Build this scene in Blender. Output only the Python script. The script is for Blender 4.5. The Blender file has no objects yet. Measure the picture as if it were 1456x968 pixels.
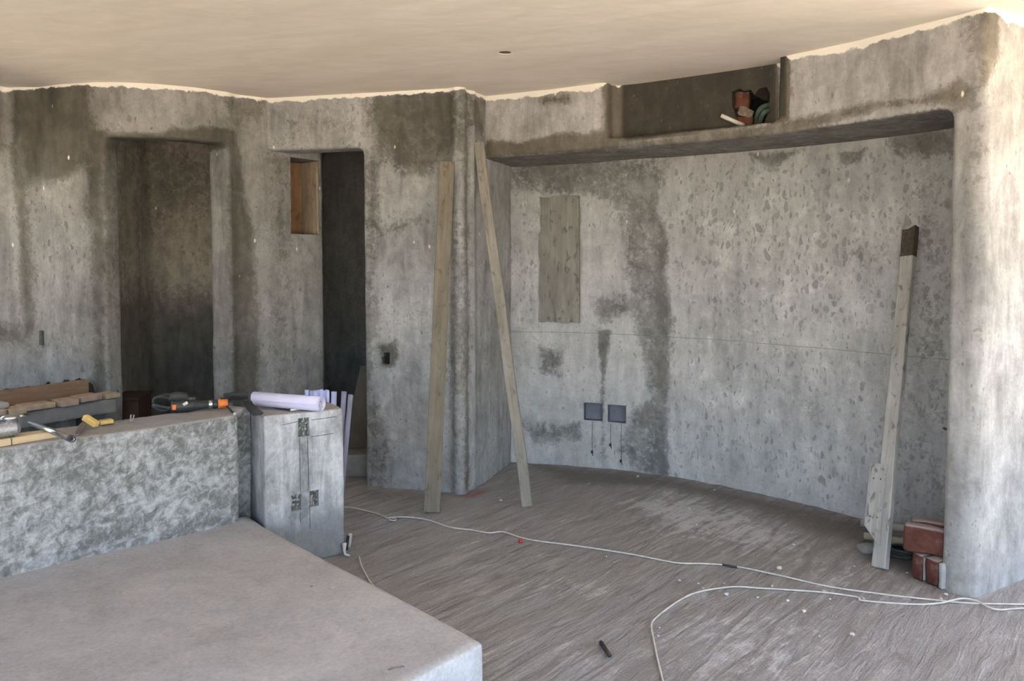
import bpy, bmesh, math, random
import numpy as np
from mathutils import Vector, Matrix, noise

C = bpy.context.scene.collection
scene = bpy.context.scene
random.seed(4)

# ------------------------------------------------------------------ camera
F, T, Y0, EYE = 1100.0, math.radians(2.52), 416.4, 1.6
cam_d = bpy.data.cameras.new('camera')
cam = bpy.data.objects.new('camera', cam_d); C.objects.link(cam)
cam.location = (0, 0, EYE)
cam.rotation_euler = (math.radians(90) - T, 0, 0)
cam_d.sensor_width = 36.0; cam_d.lens = F / 1456 * 36
cam_d.shift_y = -(484 - Y0) / 1456
cam_d.clip_start = 0.05
scene.camera = cam

# ------------------------------------------------------------------ light
w = bpy.data.worlds.new('sky'); scene.world = w; w.use_nodes = True
nt = w.node_tree; nt.nodes.clear()
sky = nt.nodes.new('ShaderNodeTexSky'); sky.sky_type = 'NISHITA'
sky.sun_disc = False; sky.sun_elevation = math.radians(55); sky.sun_rotation = math.radians(20)
sky.air_density = 1.0; sky.dust_density = 2.5
bgn = nt.nodes.new('ShaderNodeBackground'); bgn.inputs['Strength'].default_value = 0.43
wo = nt.nodes.new('ShaderNodeOutputWorld')
nt.links.new(sky.outputs[0], bgn.inputs[0]); nt.links.new(bgn.outputs[0], wo.inputs[0])
sl = bpy.data.lights.new('sun', 'SUN'); sl.energy = 16.0; sl.angle = math.radians(0.6); sl.color = (1.0, 0.93, 0.82)
sun = bpy.data.objects.new('sun', sl); C.objects.link(sun)
sun.rotation_euler = (math.radians(-35), 0, math.radians(-20))   # sun stands behind the building
scene.view_settings.view_transform = 'Standard'; scene.view_settings.look = 'None'
scene.view_settings.gamma = 1.0; scene.view_settings.use_curve_mapping = False
scene.view_settings.exposure = 1.3

# ------------------------------------------------------------------ helpers
H = 2.74
def ray(px, py):
    x = (px - 728) / F; u = -(py - Y0) / F
    return Vector((x, math.cos(T) + u * math.sin(T), -math.sin(T) + u * math.cos(T)))
def atz(px, py, z):
    r = ray(px, py); k = (z - EYE) / r.z
    return Vector((r.x * k, r.y * k, z))
def aty(px, py, y):
    r = ray(px, py); k = y / r.y
    return Vector((r.x * k, y, EYE + r.z * k))
def onwall(px, py, plan):
    """where a sight line meets the vertical surface over a plan polyline"""
    r = ray(px, py); best = None
    for i in range(len(plan) - 1):
        a, b = plan[i], plan[i + 1]
        d = (b[0] - a[0], b[1] - a[1])
        det = r.x * -d[1] + d[0] * r.y
        if abs(det) < 1e-9: continue
        k = (a[0] * -d[1] + d[0] * a[1]) / det
        s = (r.x * a[1] - r.y * a[0]) / det
        lo = -1e9 if i == 0 else -1e-6
        hi = 1e9 if i == len(plan) - 2 else 1 + 1e-6
        if lo <= s <= hi and k > 0 and (best is None or k < best): best = k
    return Vector((r.x * best, r.y * best, EYE + r.z * best))
def ceil(px, py):
    p = atz(px, py, H); return (p.x, p.y)
def floor_at(px, py): return atz(px, py, 0)

def tag(o, label=None, cat=None, group=None, kind=None):
    if label: o['label'] = label
    if cat: o['category'] = cat
    if group: o['group'] = group
    if kind: o['kind'] = kind
    return o
def link_mesh(name, me, mat=None, parent=None, smooth=False):
    o = bpy.data.objects.new(name, me); C.objects.link(o)
    if mat is not None: me.materials.append(mat)
    if smooth: me.polygons.foreach_set('use_smooth', [True] * len(me.polygons))
    if parent is not None: o.parent = parent
    return o
def obj(name, bm, mat=None, parent=None, smooth=False):
    bmesh.ops.recalc_face_normals(bm, faces=bm.faces)
    me = bpy.data.meshes.new(name); bm.to_mesh(me); bm.free()
    return link_mesh(name, me, mat, parent, smooth)
def empty(name, loc, rz=0.0):
    o = bpy.data.objects.new(name, None); C.objects.link(o)
    o.empty_display_size = 0.05
    o.location = loc; o.rotation_euler = (0, 0, rz); return o
def prism(bm, pts, z0, z1):
    n = len(pts)
    lo = [bm.verts.new((p[0], p[1], z0)) for p in pts]
    hi = [bm.verts.new((p[0], p[1], z1)) for p in pts]
    bm.faces.new(lo[::-1]); bm.faces.new(hi)
    for i in range(n):
        bm.faces.new((lo[i], lo[(i + 1) % n], hi[(i + 1) % n], hi[i]))
def add_box(bm, cx, cy, cz, sx, sy, sz, rot=None, bevel=0.0, seg=2):
    r = bmesh.ops.create_cube(bm, size=1.0)
    vs = r['verts']
    bmesh.ops.scale(bm, vec=(sx, sy, sz), verts=vs)
    if bevel > 0:
        es = list({e for v in vs for e in v.link_edges})
        br = bmesh.ops.bevel(bm, geom=es, offset=bevel, segments=seg, affect='EDGES', profile=0.5)
        vs = list({v for f in br['faces'] for v in f.verts} | {v for v in vs if v.is_valid})
    if rot is not None: bmesh.ops.rotate(bm, cent=(0, 0, 0), matrix=rot, verts=vs)
    bmesh.ops.translate(bm, vec=(cx, cy, cz), verts=vs)
    return vs
def rough(vs, amp, sc, seed=0.0):
    for v in vs:
        n = noise.noise_vector(Vector(v.co) * sc + Vector((seed, seed * 1.7, seed * .3)))
        v.co += n * amp
def lathe(bm, prof, seg=24, mat4=None):
    rings = []
    for r, h in prof:
        rings.append([bm.verts.new((r * math.cos(2 * math.pi * i / seg), r * math.sin(2 * math.pi * i / seg), h)) for i in range(seg)])
    for a, b in zip(rings, rings[1:]):
        for i in range(seg):
            bm.faces.new((a[i], a[(i + 1) % seg], b[(i + 1) % seg], b[i]))
    bm.faces.new(rings[0][::-1]); bm.faces.new(rings[-1])
    vs = [v for r in rings for v in r]
    if mat4 is not None:
        for v in vs: v.co = mat4 @ v.co
    return vs
def catmull(pts, n):
    pts = [Vector(p) for p in pts]; out = []
    P = [pts[0] * 2 - pts[1]] + pts + [pts[-1] * 2 - pts[-2]]
    for i in range(1, len(P) - 2):
        for j in range(n):
            t = j / n; a, b, c, d = P[i - 1], P[i], P[i + 1], P[i + 2]
            out.append(0.5 * ((2 * b) + (c - a) * t + (2 * a - 5 * b + 4 * c - d) * t * t + (3 * b - a - 3 * c + d) * t ** 3))
    out.append(pts[-1]); return out
def tube(bm, path, r, seg=8, hollow=0.0):
    path = [Vector(p) for p in path]; rings = []; up = Vector((0, 0, 1)); prevn = None
    for i, p in enumerate(path):
        t = (path[min(i + 1, len(path) - 1)] - path[max(i - 1, 0)])
        if t.length < 1e-9: t = Vector((1, 0, 0))
        t.normalize()
        n = prevn if prevn is not None else (up if abs(t.z) < .9 else Vector((1, 0, 0)))
        n = (n - t * n.dot(t)); n.normalize(); prevn = n; b = t.cross(n)
        rr = r[i] if isinstance(r, (list, tuple)) else r
        rings.append([bm.verts.new(p + (n * math.cos(2 * math.pi * k / seg) + b * math.sin(2 * math.pi * k / seg)) * rr) for k in range(seg)])
    for a, c in zip(rings, rings[1:]):
        for k in range(seg): bm.faces.new((a[k], a[(k + 1) % seg], c[(k + 1) % seg], c[k]))
    if hollow > 0:
        for ring, p, q in ((rings[0], path[0], path[1]), (rings[-1], path[-1], path[-2])):
            d = (q - p).normalized()
            inner = [bm.verts.new(p + (v.co - p) * hollow) for v in ring]
            deep = [bm.verts.new(v.co + d * 0.02) for v in inner]
            for k in range(seg):
                bm.faces.new((ring[k], ring[(k + 1) % seg], inner[(k + 1) % seg], inner[k]))
                bm.faces.new((inner[k], inner[(k + 1) % seg], deep[(k + 1) % seg], deep[k]))
            bm.faces.new(deep)
    else:
        bm.faces.new(rings[0][::-1]); bm.faces.new(rings[-1])
def axis_matrix(p0, p1, facing):
    """local z runs p0 -> p1, local -y looks along facing"""
    z = (Vector(p1) - Vector(p0)).normalized()
    y = -(Vector(facing) - z * Vector(facing).dot(z)).normalized()
    x = y.cross(z)
    m = Matrix((x, y, z)).transposed().to_4x4(); m.translation = Vector(p0)
    return m

# ------------------------------------------------------------------ node materials
class NB:
    def __init__(s, name):
        s.m = bpy.data.materials.new(name); s.m.use_nodes = True
        s.t = s.m.node_tree; s.t.nodes.clear()
        s.out = s.t.nodes.new('ShaderNodeOutputMaterial')
        s.b = s.t.nodes.new('ShaderNodeBsdfPrincipled')
        s.t.links.new(s.b.outputs[0], s.out.inputs[0])
        s.tc = s.t.nodes.new('ShaderNodeTexCoord')
    def set(s, sock, v):
        if hasattr(v, 'is_linked') or isinstance(v, bpy.types.NodeSocket): s.t.links.new(v, sock)
        else: sock.default_value = v
    def coord(s, scale=(1, 1, 1), rot=(0, 0, 0), src='Object', add=None):
        v = s.tc.outputs[src] if add is None else add
        if any(rot):
            mr = s.t.nodes.new('ShaderNodeMapping'); mr.inputs['Rotation'].default_value = rot
            s.t.links.new(v, mr.inputs[0]); v = mr.outputs[0]
        mp = s.t.nodes.new('ShaderNodeMapping'); mp.inputs['Scale'].default_value = scale
        s.t.links.new(v, mp.inputs[0]); return mp.outputs[0]
    def noise(s, co, scale, detail=6, rough=.6, dist=0.0):
        n = s.t.nodes.new('ShaderNodeTexNoise'); s.t.links.new(co, n.inputs['Vector'])
        n.inputs['Scale'].default_value = scale; n.inputs['Detail'].default_value = detail
        n.inputs['Roughness'].default_value = rough; n.inputs['Distortion'].default_value = dist
        return n.outputs[0]
    def voro(s, co, scale, feature='F1', out='Distance'):
        n = s.t.nodes.new('ShaderNodeTexVoronoi'); n.feature = feature
        s.t.links.new(co, n.inputs['Vector']); n.inputs['Scale'].default_value = scale
        return n.outputs[out]
    def math(s, op, a, b=0.0, c=0.0, clamp=False):
        n = s.t.nodes.new('ShaderNodeMath'); n.operation = op; n.use_clamp = clamp
        for i, v in enumerate((a, b, c)): s.set(n.inputs[i], v)
        return n.outputs[0]
    def step(s, v, lo, hi):
        n = s.t.nodes.new('ShaderNodeMapRange'); n.interpolation_type = 'SMOOTHSTEP'
        s.set(n.inputs[0], v); n.inputs[1].default_value = lo; n.inputs[2].default_value = hi
        n.inputs[3].default_value = 0; n.inputs[4].default_value = 1
        return n.outputs[0]
    def lin(s, v, lo, hi, a, b):
        n = s.t.nodes.new('ShaderNodeMapRange'); s.set(n.inputs[0], v)
        for i, k in enumerate((lo, hi, a, b)): n.inputs[i + 1].default_value = k
        return n.outputs[0]
    def mix(s, f, a, b, mode='MIX'):
        n = s.t.nodes.new('ShaderNodeMix'); n.data_type = 'RGBA'; n.blend_type = mode
        s.set(n.inputs[0], f)
        for i, v in ((6, a), (7, b)):
            if isinstance(v, tuple): n.inputs[i].default_value = (*v[:3], 1)
            else: s.set(n.inputs[i], v)
        return n.outputs[2]
    def attr(s, name='stain'):
        a = s.t.nodes.new('ShaderNodeAttribute'); a.attribute_name = name
        x = s.t.nodes.new('ShaderNodeSeparateColor'); s.t.links.new(a.outputs['Color'], x.inputs[0])
        return x.outputs[0], x.outputs[1], x.outputs[2]
    def sep(s, co):
        x = s.t.nodes.new('ShaderNodeSeparateXYZ'); s.t.links.new(co, x.inputs[0]); return x.outputs
    def bump(s, h, strength=.4, dist=.01, normal=None):
        n = s.t.nodes.new('ShaderNodeBump'); n.inputs['Strength'].default_value = strength
        n.inputs['Distance'].default_value = dist; s.t.links.new(h, n.inputs['Height'])
        if normal is not None: s.t.links.new(normal, n.inputs['Normal'])
        return n.outputs[0]
    def done(s, col, rough=.9, normal=None, metal=0.0, spec=.3):
        if isinstance(col, tuple): s.b.inputs['Base Color'].default_value = (*col[:3], 1)
        else: s.t.links.new(col, s.b.inputs['Base Color'])
        s.set(s.b.inputs['Roughness'], rough); s.b.inputs['Metallic'].default_value = metal
        s.b.inputs['Specular IOR Level'].default_value = spec
        if normal is not None: s.t.links.new(normal, s.b.inputs['Normal'])
        return s.m

def plaster(name, dry, wet, pale=(.62, .62, .60), rim=True, pits=True, line=None, flecks=True, contrast=1.0):
    n = NB(name); co = n.coord()
    R, G, B = n.attr()
    big = n.noise(co, 2.2, 7, .62, .3); mid = n.noise(co, 9, 8, .68, .4); fine = n.noise(co, 60, 4, .7)
    vert = n.noise(n.coord((7, 7, 1.6)), 1.6, 7, .65, .5)
    sp = n.noise(co, 26, 6, .75, .6)
    e = n.math('MULTIPLY_ADD', n.math('SUBTRACT', mid, .5), 1.1, R)
    e = n.math('MULTIPLY_ADD', n.math('SUBTRACT', sp, .5), .9, e)
    e = n.math('MULTIPLY_ADD', n.math('SUBTRACT', big, .5), .75, e)
    smear = n.noise(n.coord((6, 6, 4.5), (0, .6, .3)), 1.0, 8, .68, .8)
    soft_e = n.math('MULTIPLY_ADD', n.math('SUBTRACT', smear, .5), 1.3, R)
    soft_e = n.math('MULTIPLY_ADD', n.math('SUBTRACT', sp, .5), .5, soft_e)
    crisp = n.step(e, .38, .64)
    wm = n.math('ADD', n.math('MULTIPLY', crisp, .56), n.math('MULTIPLY', n.step(soft_e, .32, 1.0), .58), clamp=True)
    deep = n.lin(R, 1.05, 1.6, 1.0, .38)  # extra darkening for the wet, shaded back of the beam pocket
    tone = n.lin(n.math('ADD', n.math('MULTIPLY', big, .6), n.math('MULTIPLY', vert, .6)), .40, .80, 1 - .50 * contrast, 1 + .34 * contrast)
    tone2 = n.lin(mid, .3, .7, 1 - .24 * contrast, 1 + .20 * contrast)
    tone = n.math('MULTIPLY', tone, tone2)
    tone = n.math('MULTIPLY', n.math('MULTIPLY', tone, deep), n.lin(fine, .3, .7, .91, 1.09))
    cw = n.mix(n.noise(co, 1.3, 4), wet, tuple(c * k for c, k in zip(wet, (1.22, 1.15, 1.05))))
    col = n.mix(wm, dry, cw)
    pm = n.step(n.math('MULTIPLY_ADD', n.math('SUBTRACT', mid, .5), .8, B), .38, .7)
    col = n.mix(pm, col, pale)
    tc = n.t.nodes.new('ShaderNodeCombineColor')
    for i in range(3): n.t.links.new(tone, tc.inputs[i])
    col = n.mix(1.0, col, tc.outputs[0], 'MULTIPLY')
    h = n.math('ADD', n.math('MULTIPLY', mid, .6), n.math('MULTIPLY', fine, .25))
    if pits:
        def ovals(scale, keep, rmax):
            wv = n.t.nodes.new('ShaderNodeVectorMath'); wv.operation = 'MULTIPLY_ADD'
            nz_ = n.t.nodes.new('ShaderNodeTexNoise'); nz_.inputs['Scale'].default_value = 9; nz_.inputs['Detail'].default_value = 4
            n.t.links.new(co, nz_.inputs['Vector']); n.t.links.new(nz_.outputs['Color'], wv.inputs[0])
            wv.inputs[1].default_value = (.09, .09, .10); n.t.links.new(co, wv.inputs[2])
            vv = n.t.nodes.new('ShaderNodeTexVoronoi'); vv.inputs['Scale'].default_value = 1.0
            n.t.links.new(n.coord(scale, add=wv.outputs[0]), vv.inputs['Vector'])
            rc = n.t.nodes.new('ShaderNodeSeparateColor'); n.t.links.new(vv.outputs['Color'], rc.inputs[0])
            rad = n.math('MULTIPLY', n.math('SUBTRACT', rc.outputs[0], keep), rmax / (1 - keep))
            rad = n.math('MULTIPLY', rad, n.lin(n.math('ADD', G, n.math('MULTIPLY', n.math('SUBTRACT', big, .5), .9)), .3, 1.1, .35, 1.15))
            d_ = n.math('ADD', vv.outputs['Distance'], n.math('MULTIPLY', n.math('SUBTRACT', sp, .5), .22))
            return n.math('MULTIPLY', n.step(n.math('SUBTRACT', rad, d_), -.02, .12), n.lin(rc.outputs[1], 0, 1, .35, 1.0))
        pmask = n.math('ADD', ovals((25, 25, 14), .10, .52), n.math('MULTIPLY', ovals((46, 46, 20), .30, .54), .85), clamp=True)
        col = n.mix(n.math('MULTIPLY', pmask, .66), col, tuple(c * .40 for c in dry))
        h = n.math('SUBTRACT', h, n.math('MULTIPLY', pmask, .45))
    if line is not None:
        z = n.sep(co)[2]
        d = n.math('ABSOLUTE', n.math('SUBTRACT', z, n.math('ADD', line, n.math('MULTIPLY', n.noise(co, 1.5, 2), .02))))
        lm = n.math('MULTIPLY', n.math('SUBTRACT', 1.0, n.step(d, .0015, .0045)), n.step(vert, .3, .5))
        col = n.mix(n.math('MULTIPLY', lm, .5), col, tuple(c * .3 for c in dry))
    if flecks:
        fv = n.t.nodes.new('ShaderNodeTexVoronoi'); n.t.links.new(n.coord((9, 9, 4.5)), fv.inputs['Vector']); fv.inputs['Scale'].default_value = 1.0
        rnd = n.t.nodes.new('ShaderNodeSeparateColor'); n.t.links.new(fv.outputs['Color'], rnd.inputs[0])
        fm = n.math('MULTIPLY', n.math('SUBTRACT', 1.0, n.step(n.math('ADD', fv.outputs['Distance'], n.math('MULTIPLY', fine, .08)), .07, .13)), n.math('GREATER_THAN', rnd.outputs[0], .58))
        col = n.mix(n.math('MULTIPLY', fm, n.step(n.sep(co)[2], 1.2, 1.9)), col, (.72, .70, .64))
    if rim:
        z = n.sep(co)[2]
        q = n.math('ADD', z, n.math('MULTIPLY', n.math('SUBTRACT', n.noise(co, 7, 7, .7), .5), .10))
        q = n.math('MULTIPLY_ADD', R, -.034, q)
        col = n.mix(n.step(q, 2.694, 2.704), col, (.78, .75, .68))
    return n.done(col, n.lin(wm, 0, 1, .95, .7), n.bump(h, .55, .012))

M = {}
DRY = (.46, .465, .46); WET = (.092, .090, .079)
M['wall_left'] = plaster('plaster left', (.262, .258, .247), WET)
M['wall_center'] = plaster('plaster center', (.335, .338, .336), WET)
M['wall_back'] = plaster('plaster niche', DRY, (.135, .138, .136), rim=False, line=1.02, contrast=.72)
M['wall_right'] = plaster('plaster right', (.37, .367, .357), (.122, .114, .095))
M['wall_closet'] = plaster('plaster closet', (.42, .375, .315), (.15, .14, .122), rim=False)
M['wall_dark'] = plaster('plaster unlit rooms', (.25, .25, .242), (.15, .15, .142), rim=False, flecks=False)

def ceiling_mat():
    n = NB('skimmed ceiling'); co = n.coord()
    s1 = n.noise(n.coord((1.2, 4.0, 1), (0, 0, .35)), 1.3, 6, .6, .8)
    s2 = n.noise(n.coord((3, 9, 1), (0, 0, -.2)), 2.0, 6, .65, .6)
    col = n.mix(n.lin(s1, .35, .65, 0, 1), (.78, .71, .62), (.87, .80, .715))
    col = n.mix(n.lin(s2, .4, .7, 0, .35), col, (.66, .60, .51))
    return n.done(col, .8, n.bump(s2, .25, .01))
M['ceiling'] = ceiling_mat()

def floor_mat():
    n = NB('raked screed floor'); R, G, B = n.attr()
    a = math.radians(-48)
    st = n.noise(n.coord((2.6, 19, 1), (0, 0, a)), 1.0, 6, .66, 1.1)
    st2 = n.noise(n.coord((6, 48, 1), (0, 0, a)), 1.0, 5, .65, .8)
    co = n.coord(); big = n.noise(co, 1.4, 6, .6, .4); fine = n.noise(co, 90, 4, .7); mid = n.noise(co, 12, 6, .7)
    col = n.mix(n.lin(st, .36, .64, 0, 1), (.215, .203, .194), (.365, .355, .345))
    col = n.mix(n.lin(st2, .50, .74, 0, .6), col, (.42, .405, .39))
    col = n.mix(n.lin(big, .38, .68, 0, .65), col, (.268, .254, .244))
    col = n.mix(n.step(n.math('MULTIPLY_ADD', n.math('SUBTRACT', mid, .5), .6, R), .25, .8), col, (.165, .152, .140))
    col = n.mix(n.math('MULTIPLY', n.step(n.math('ADD', B, n.math('MULTIPLY', n.math('SUBTRACT', n.math('ADD', st, mid), 1.0), 1.7)), .30, .95), .8), col, (.56, .56, .565))
    col = n.mix(n.math('MULTIPLY', n.step(n.math('MULTIPLY_ADD', n.math('SUBTRACT', mid, .5), .8, G), .3, .9), .7), col, (.26, .075, .075))
    g = n.lin(fine, .3, .7, .82, 1.18); tc = n.t.nodes.new('ShaderNodeCombineColor')
    for i in range(3): n.t.links.new(g, tc.inputs[i])
    col = n.mix(1.0, col, tc.outputs[0], 'MULTIPLY')
    h = n.math('ADD', n.math('MULTIPLY', st, 1.0), n.math('ADD', n.math('MULTIPLY', st2, .5), n.math('MULTIPLY', fine, .22)))
    return n.done(col, .95, n.bump(h, .9, .02))
M['floor'] = floor_mat()

def sandy(name, a, b, c, sc=1.0):
    n = NB(name); co = n.coord(); geo = n.t.nodes.new('ShaderNodeNewGeometry')
    big = n.noise(co, 2.3 * sc, 7, .62, .4); fine = n.noise(co, 70, 5, .75); mid = n.noise(co, 14, 6, .7)
    col = n.mix(n.lin(big, .36, .66, 0, 1), a, b)
    col = n.mix(n.lin(mid, .52, .75, 0, .45), col, c)
    nz = n.sep(geo.outputs['Normal'])[2]
    side = n.mix(n.lin(n.noise(co, 6, 7, .65), .35, .65, 0, 1), (.40, .41, .42), (.54, .56, .58))
    col = n.mix(n.step(nz, .45, .85), side, col)
    g = n.lin(fine, .3, .7, .84, 1.16); tc = n.t.nodes.new('ShaderNodeCombineColor')
    for i in range(3): n.t.links.new(g, tc.inputs[i])
    col = n.mix(1.0, col, tc.outputs[0], 'MULTIPLY')
    return n.done(col, .95, n.bump(n.math('ADD', fine, n.math('MULTIPLY', mid, .7)), .5, .006))
M['platform'] = sandy('sandy screed platform', (.35, .34, .335), (.46, .452, .446), (.275, .266, .26))

def brushed(name, dark, pale, topc, rz, scale=(1, 1, 1), dist=.7, lo=.47, hi=.70):
    n = NB(name); geo = n.t.nodes.new('ShaderNodeNewGeometry')
    co = n.coord(scale, (0, 0, rz))
    # scrubbing arcs: stretched noise bent by a slow large noise
    wv = n.noise(co, 1.3, 3, .5)
    ang = n.coord((13, 13, 22), (.25, .75, rz))
    sw = n.noise(ang, 1.25, 9, .70, dist)
    sw2 = n.noise(n.coord((34, 34, 13), (0.2, .35, rz)), 1.0, 6, .7, .5)
    big = n.noise(co, 2.4, 5, .6, .5)
    v = n.math('ADD', n.math('MULTIPLY', sw, .55), n.math('ADD', n.math('MULTIPLY', sw2, .30), n.math('MULTIPLY', big, .30)))
    m = n.step(v, lo, hi)
    col = n.mix(m, dark, pale)
    fine = n.noise(n.coord(), 55, 5, .7)
    nz = n.sep(geo.outputs['Normal'])[2]
    top = n.mix(n.lin(n.noise(n.coord(), 5, 6, .65), .35, .65, 0, 1), topc, tuple(c * 1.3 for c in topc))
    col = n.mix(n.step(nz, .5, .9), col, top)
    g = n.lin(fine, .3, .7, .85, 1.15); tc = n.t.nodes.new('ShaderNodeCombineColor')
    for i in range(3): n.t.links.new(g, tc.inputs[i])
    col = n.mix(1.0, col, tc.outputs[0], 'MULTIPLY')
    return n.done(col, .9, n.bump(n.math('ADD', v, n.math('MULTIPLY', fine, .2)), .5, .012))
M['half_wall'] = brushed('scrubbed cement', (.135, .14, .13), (.43, .435, .435), (.28, .265, .25), -.74)

def simple(name, a, b=None, sc=12, rough=.8, metal=0.0, spec=.3, bump=.2, bd=.004, scale=(1, 1, 1)):
    n = NB(name); b = b or tuple(c * .75 for c in a)
    v = n.noise(n.coord(scale), sc, 6, .65, .3)
    return n.done(n.mix(n.lin(v, .35, .65, 0, 1), b, a), rough, n.bump(v, bump, bd), metal, spec)
def wood(name, a, b, c, spots=0.0):
    n = NB(name)
    g = n.noise(n.coord((28, 28, 1.3)), 1.6, 8, .65, .7); big = n.noise(n.coord((5, 5, 2.4)), 1.2, 5, .6, .5)
    kn = n.noise(n.coord((14, 14, 7)), 1.7, 5, .6, .8)
    col = n.mix(n.lin(g, .33, .67, 0, 1), a, b)
    col = n.mix(n.lin(big, .42, .68, 0, .7), col, c)
    if spots: col = n.mix(n.math('MULTIPLY', n.step(kn, .55, .66), spots), col, tuple(k * .45 for k in c))
    fine = n.noise(n.coord((120, 120, 20)), 1, 3, .6)
    h = n.math('ADD', g, n.math('ADD', n.math('MULTIPLY', kn, .6), n.math('MULTIPLY', fine, .3)))
    return n.done(col, .88, n.bump(h, .55, .006))
M['plank_a'] = wood('weathered olive plank', (.155, .137, .103), (.225, .202, .155), (.115, .098, .070), .4)
M['plank_b'] = wood('grey washed batten', (.225, .21, .178), (.33, .312, .27), (.165, .148, .12), .4)
M['plank_c'] = wood('cement crusted batten', (.33, .322, .30), (.455, .446, .425), (.235, .225, .20), .7)
M['board'] = wood('cement crusted board', (.22, .213, .19), (.31, .303, .275), (.165, .157, .136), .6)
M['board_brown'] = wood('brown formwork board', (.20, .125, .075), (.27, .18, .115), (.15, .095, .06), .2)
M['pine'] = wood('pale pine', (.50, .38, .23), (.60, .48, .31), (.42, .31, .18), .2)
M['tan_brick'] = simple('tan thin brick', (.45, .33, .25), (.34, .25, .185), 20, .9, bump=.4)
M['tan_brick2'] = simple('yellowish thin brick', (.47, .39, .26), (.36, .29, .19), 20, .9, bump=.4)
M['grey_brick'] = simple('grey thin brick', (.42, .40, .37), (.33, .32, .30), 20, .9, bump=.4)

def brick_mat():
    n = NB('red fired brick'); geo = n.t.nodes.new('ShaderNodeNewGeometry'); co = n.coord()
    v = n.noise(co, 14, 7, .65, .4); f = n.noise(co, 90, 4, .7)
    col = n.mix(n.lin(v, .35, .66, 0, 1), (.08, .029, .021), (.15, .060, .042))
    col = n.mix(n.math('MULTIPLY', n.step(n.noise(co, 22, 5, .7), .56, .70), .55), col, (.30, .215, .18))
    nz = n.sep(geo.outputs['Normal'])[2]
    col = n.mix(n.math('MULTIPLY', n.step(n.math('ADD', nz, n.math('MULTIPLY', v, .4)), .55, .95), .85), col, (.30, .255, .235))
    return n.done(col, .93, n.bump(n.math('ADD', v, n.math('MULTIPLY', f, .4)), .6, .006))
M['brick'] = brick_mat()
M['mortar'] = simple('grey mortar', (.47, .47, .46), (.34, .34, .33), 16, .95, bump=.6, bd=.008)
M['mortar_dark'] = simple('rough wet mortar', (.20, .20, .18), (.07, .07, .062), 45, .95, bump=1.0, bd=.01)
M['box_blue'] = simple('blue grey junction box', (.17, .185, .22), (.13, .145, .175), 14, .6)
M['black'] = simple('black void lining', (.012, .012, .012), (.02, .02, .02), 10, .8)
M['black_plastic'] = simple('black plastic', (.035, .037, .038), (.02, .021, .022), 30, .5, spec=.5)
M['rubber'] = simple('grey black rubber cord', (.05, .054, .05), (.03, .032, .03), 30, .6)
M['cord'] = simple('dusty white cord', (.62, .60, .55), (.48, .46, .42), 30, .6)
M['paper'] = simple('lavender white paper', (.66, .635, .80), (.60, .58, .76), 5, .7, bump=.05)
M['paper_blue'] = simple('blue white paper', (.50, .53, .82), (.44, .47, .74), 5, .7, bump=.05)
M['tube_dim'] = simple('grey lilac tube', (.30, .30, .40), (.24, .24, .33), 8, .7)
M['paper_end'] = simple('paper roll end', (.50, .52, .60), (.35, .36, .42), 60, .8)
M['steel'] = simple('brushed steel', (.62, .63, .65), (.45, .46, .48), 30, .28, 1.0, .5, .1)
M['cast_alloy'] = simple('rough cast alloy', (.52, .52, .53), (.34, .34, .35), 60, .5, .8, .5, .4)
M['chrome'] = simple('polished steel tube', (.55, .56, .60), (.35, .36, .40), 12, .2, 1.0, .5, .05)
M['yellow'] = simple('yellow painted wood', (.60, .40, .10), (.70, .52, .22), 30, .6)
M['orange'] = simple('orange plastic', (.75, .22, .05), (.62, .16, .03), 20, .5, spec=.5)
M['red'] = simple('red plastic', (.55, .03, .04), (.45, .02, .03), 20, .5, spec=.5)
M['blade'] = simple('dull steel blade', (.27, .26, .25), (.17, .16, .155), 25, .5, .7)
M['pvc'] = simple('white pvc', (.66, .64, .58), (.56, .54, .48), 8, .4, spec=.5)
M['pvc_old'] = simple('yellowed pvc', (.42, .40, .30), (.32, .30, .22), 8, .6)
M['hose_green'] = simple('dusty green conduit', (.075, .11, .085), (.05, .075, .06), 20, .6)
M['stone'] = simple('grey stone', (.30, .29, .275), (.22, .21, .20), 30, .95, bump=.5)
M['pebble'] = simple('pale mortar crumb', (.66, .65, .63), (.52, .51, .49), 40, .95)
M['slab'] = simple('cast concrete slab', (.26, .25, .235), (.19, .185, .175), 7, .95, bump=.5, bd=.008)
M['step'] = simple('concrete step', (.30, .30, .29), (.20, .20, .19), 7, .95, bump=.5, bd=.008)
M['tar'] = simple('black crumpled plastic', (.03, .028, .026), (.012, .012, .012), 30, .6, bump=.8, bd=.01)
M['rubble'] = simple('cement dust heap', (.30, .29, .28), (.10, .10, .095), 30, .95, bump=.8, bd=.01)
M['red_wood'] = simple('dark brown box wood', (.055, .030, .022), (.035, .018, .014), 14, .7)
M['boards_niche'] = wood('rough brown lining', (.30, .24, .165), (.40, .33, .24), (.21, .165, .11), .5)
M['boards_orange'] = wood('rough orange lining', (.22, .125, .066), (.28, .165, .09), (.17, .095, .05), .5)
def ground_mat():
    n = NB('sunlit clay terrace'); co = n.coord()
    v = n.noise(co, .8, 6, .6)
    return n.done(n.mix(v, (.49, .405, .295), (.57, .48, .365)), .95)
M['ground'] = ground_mat()

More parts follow.
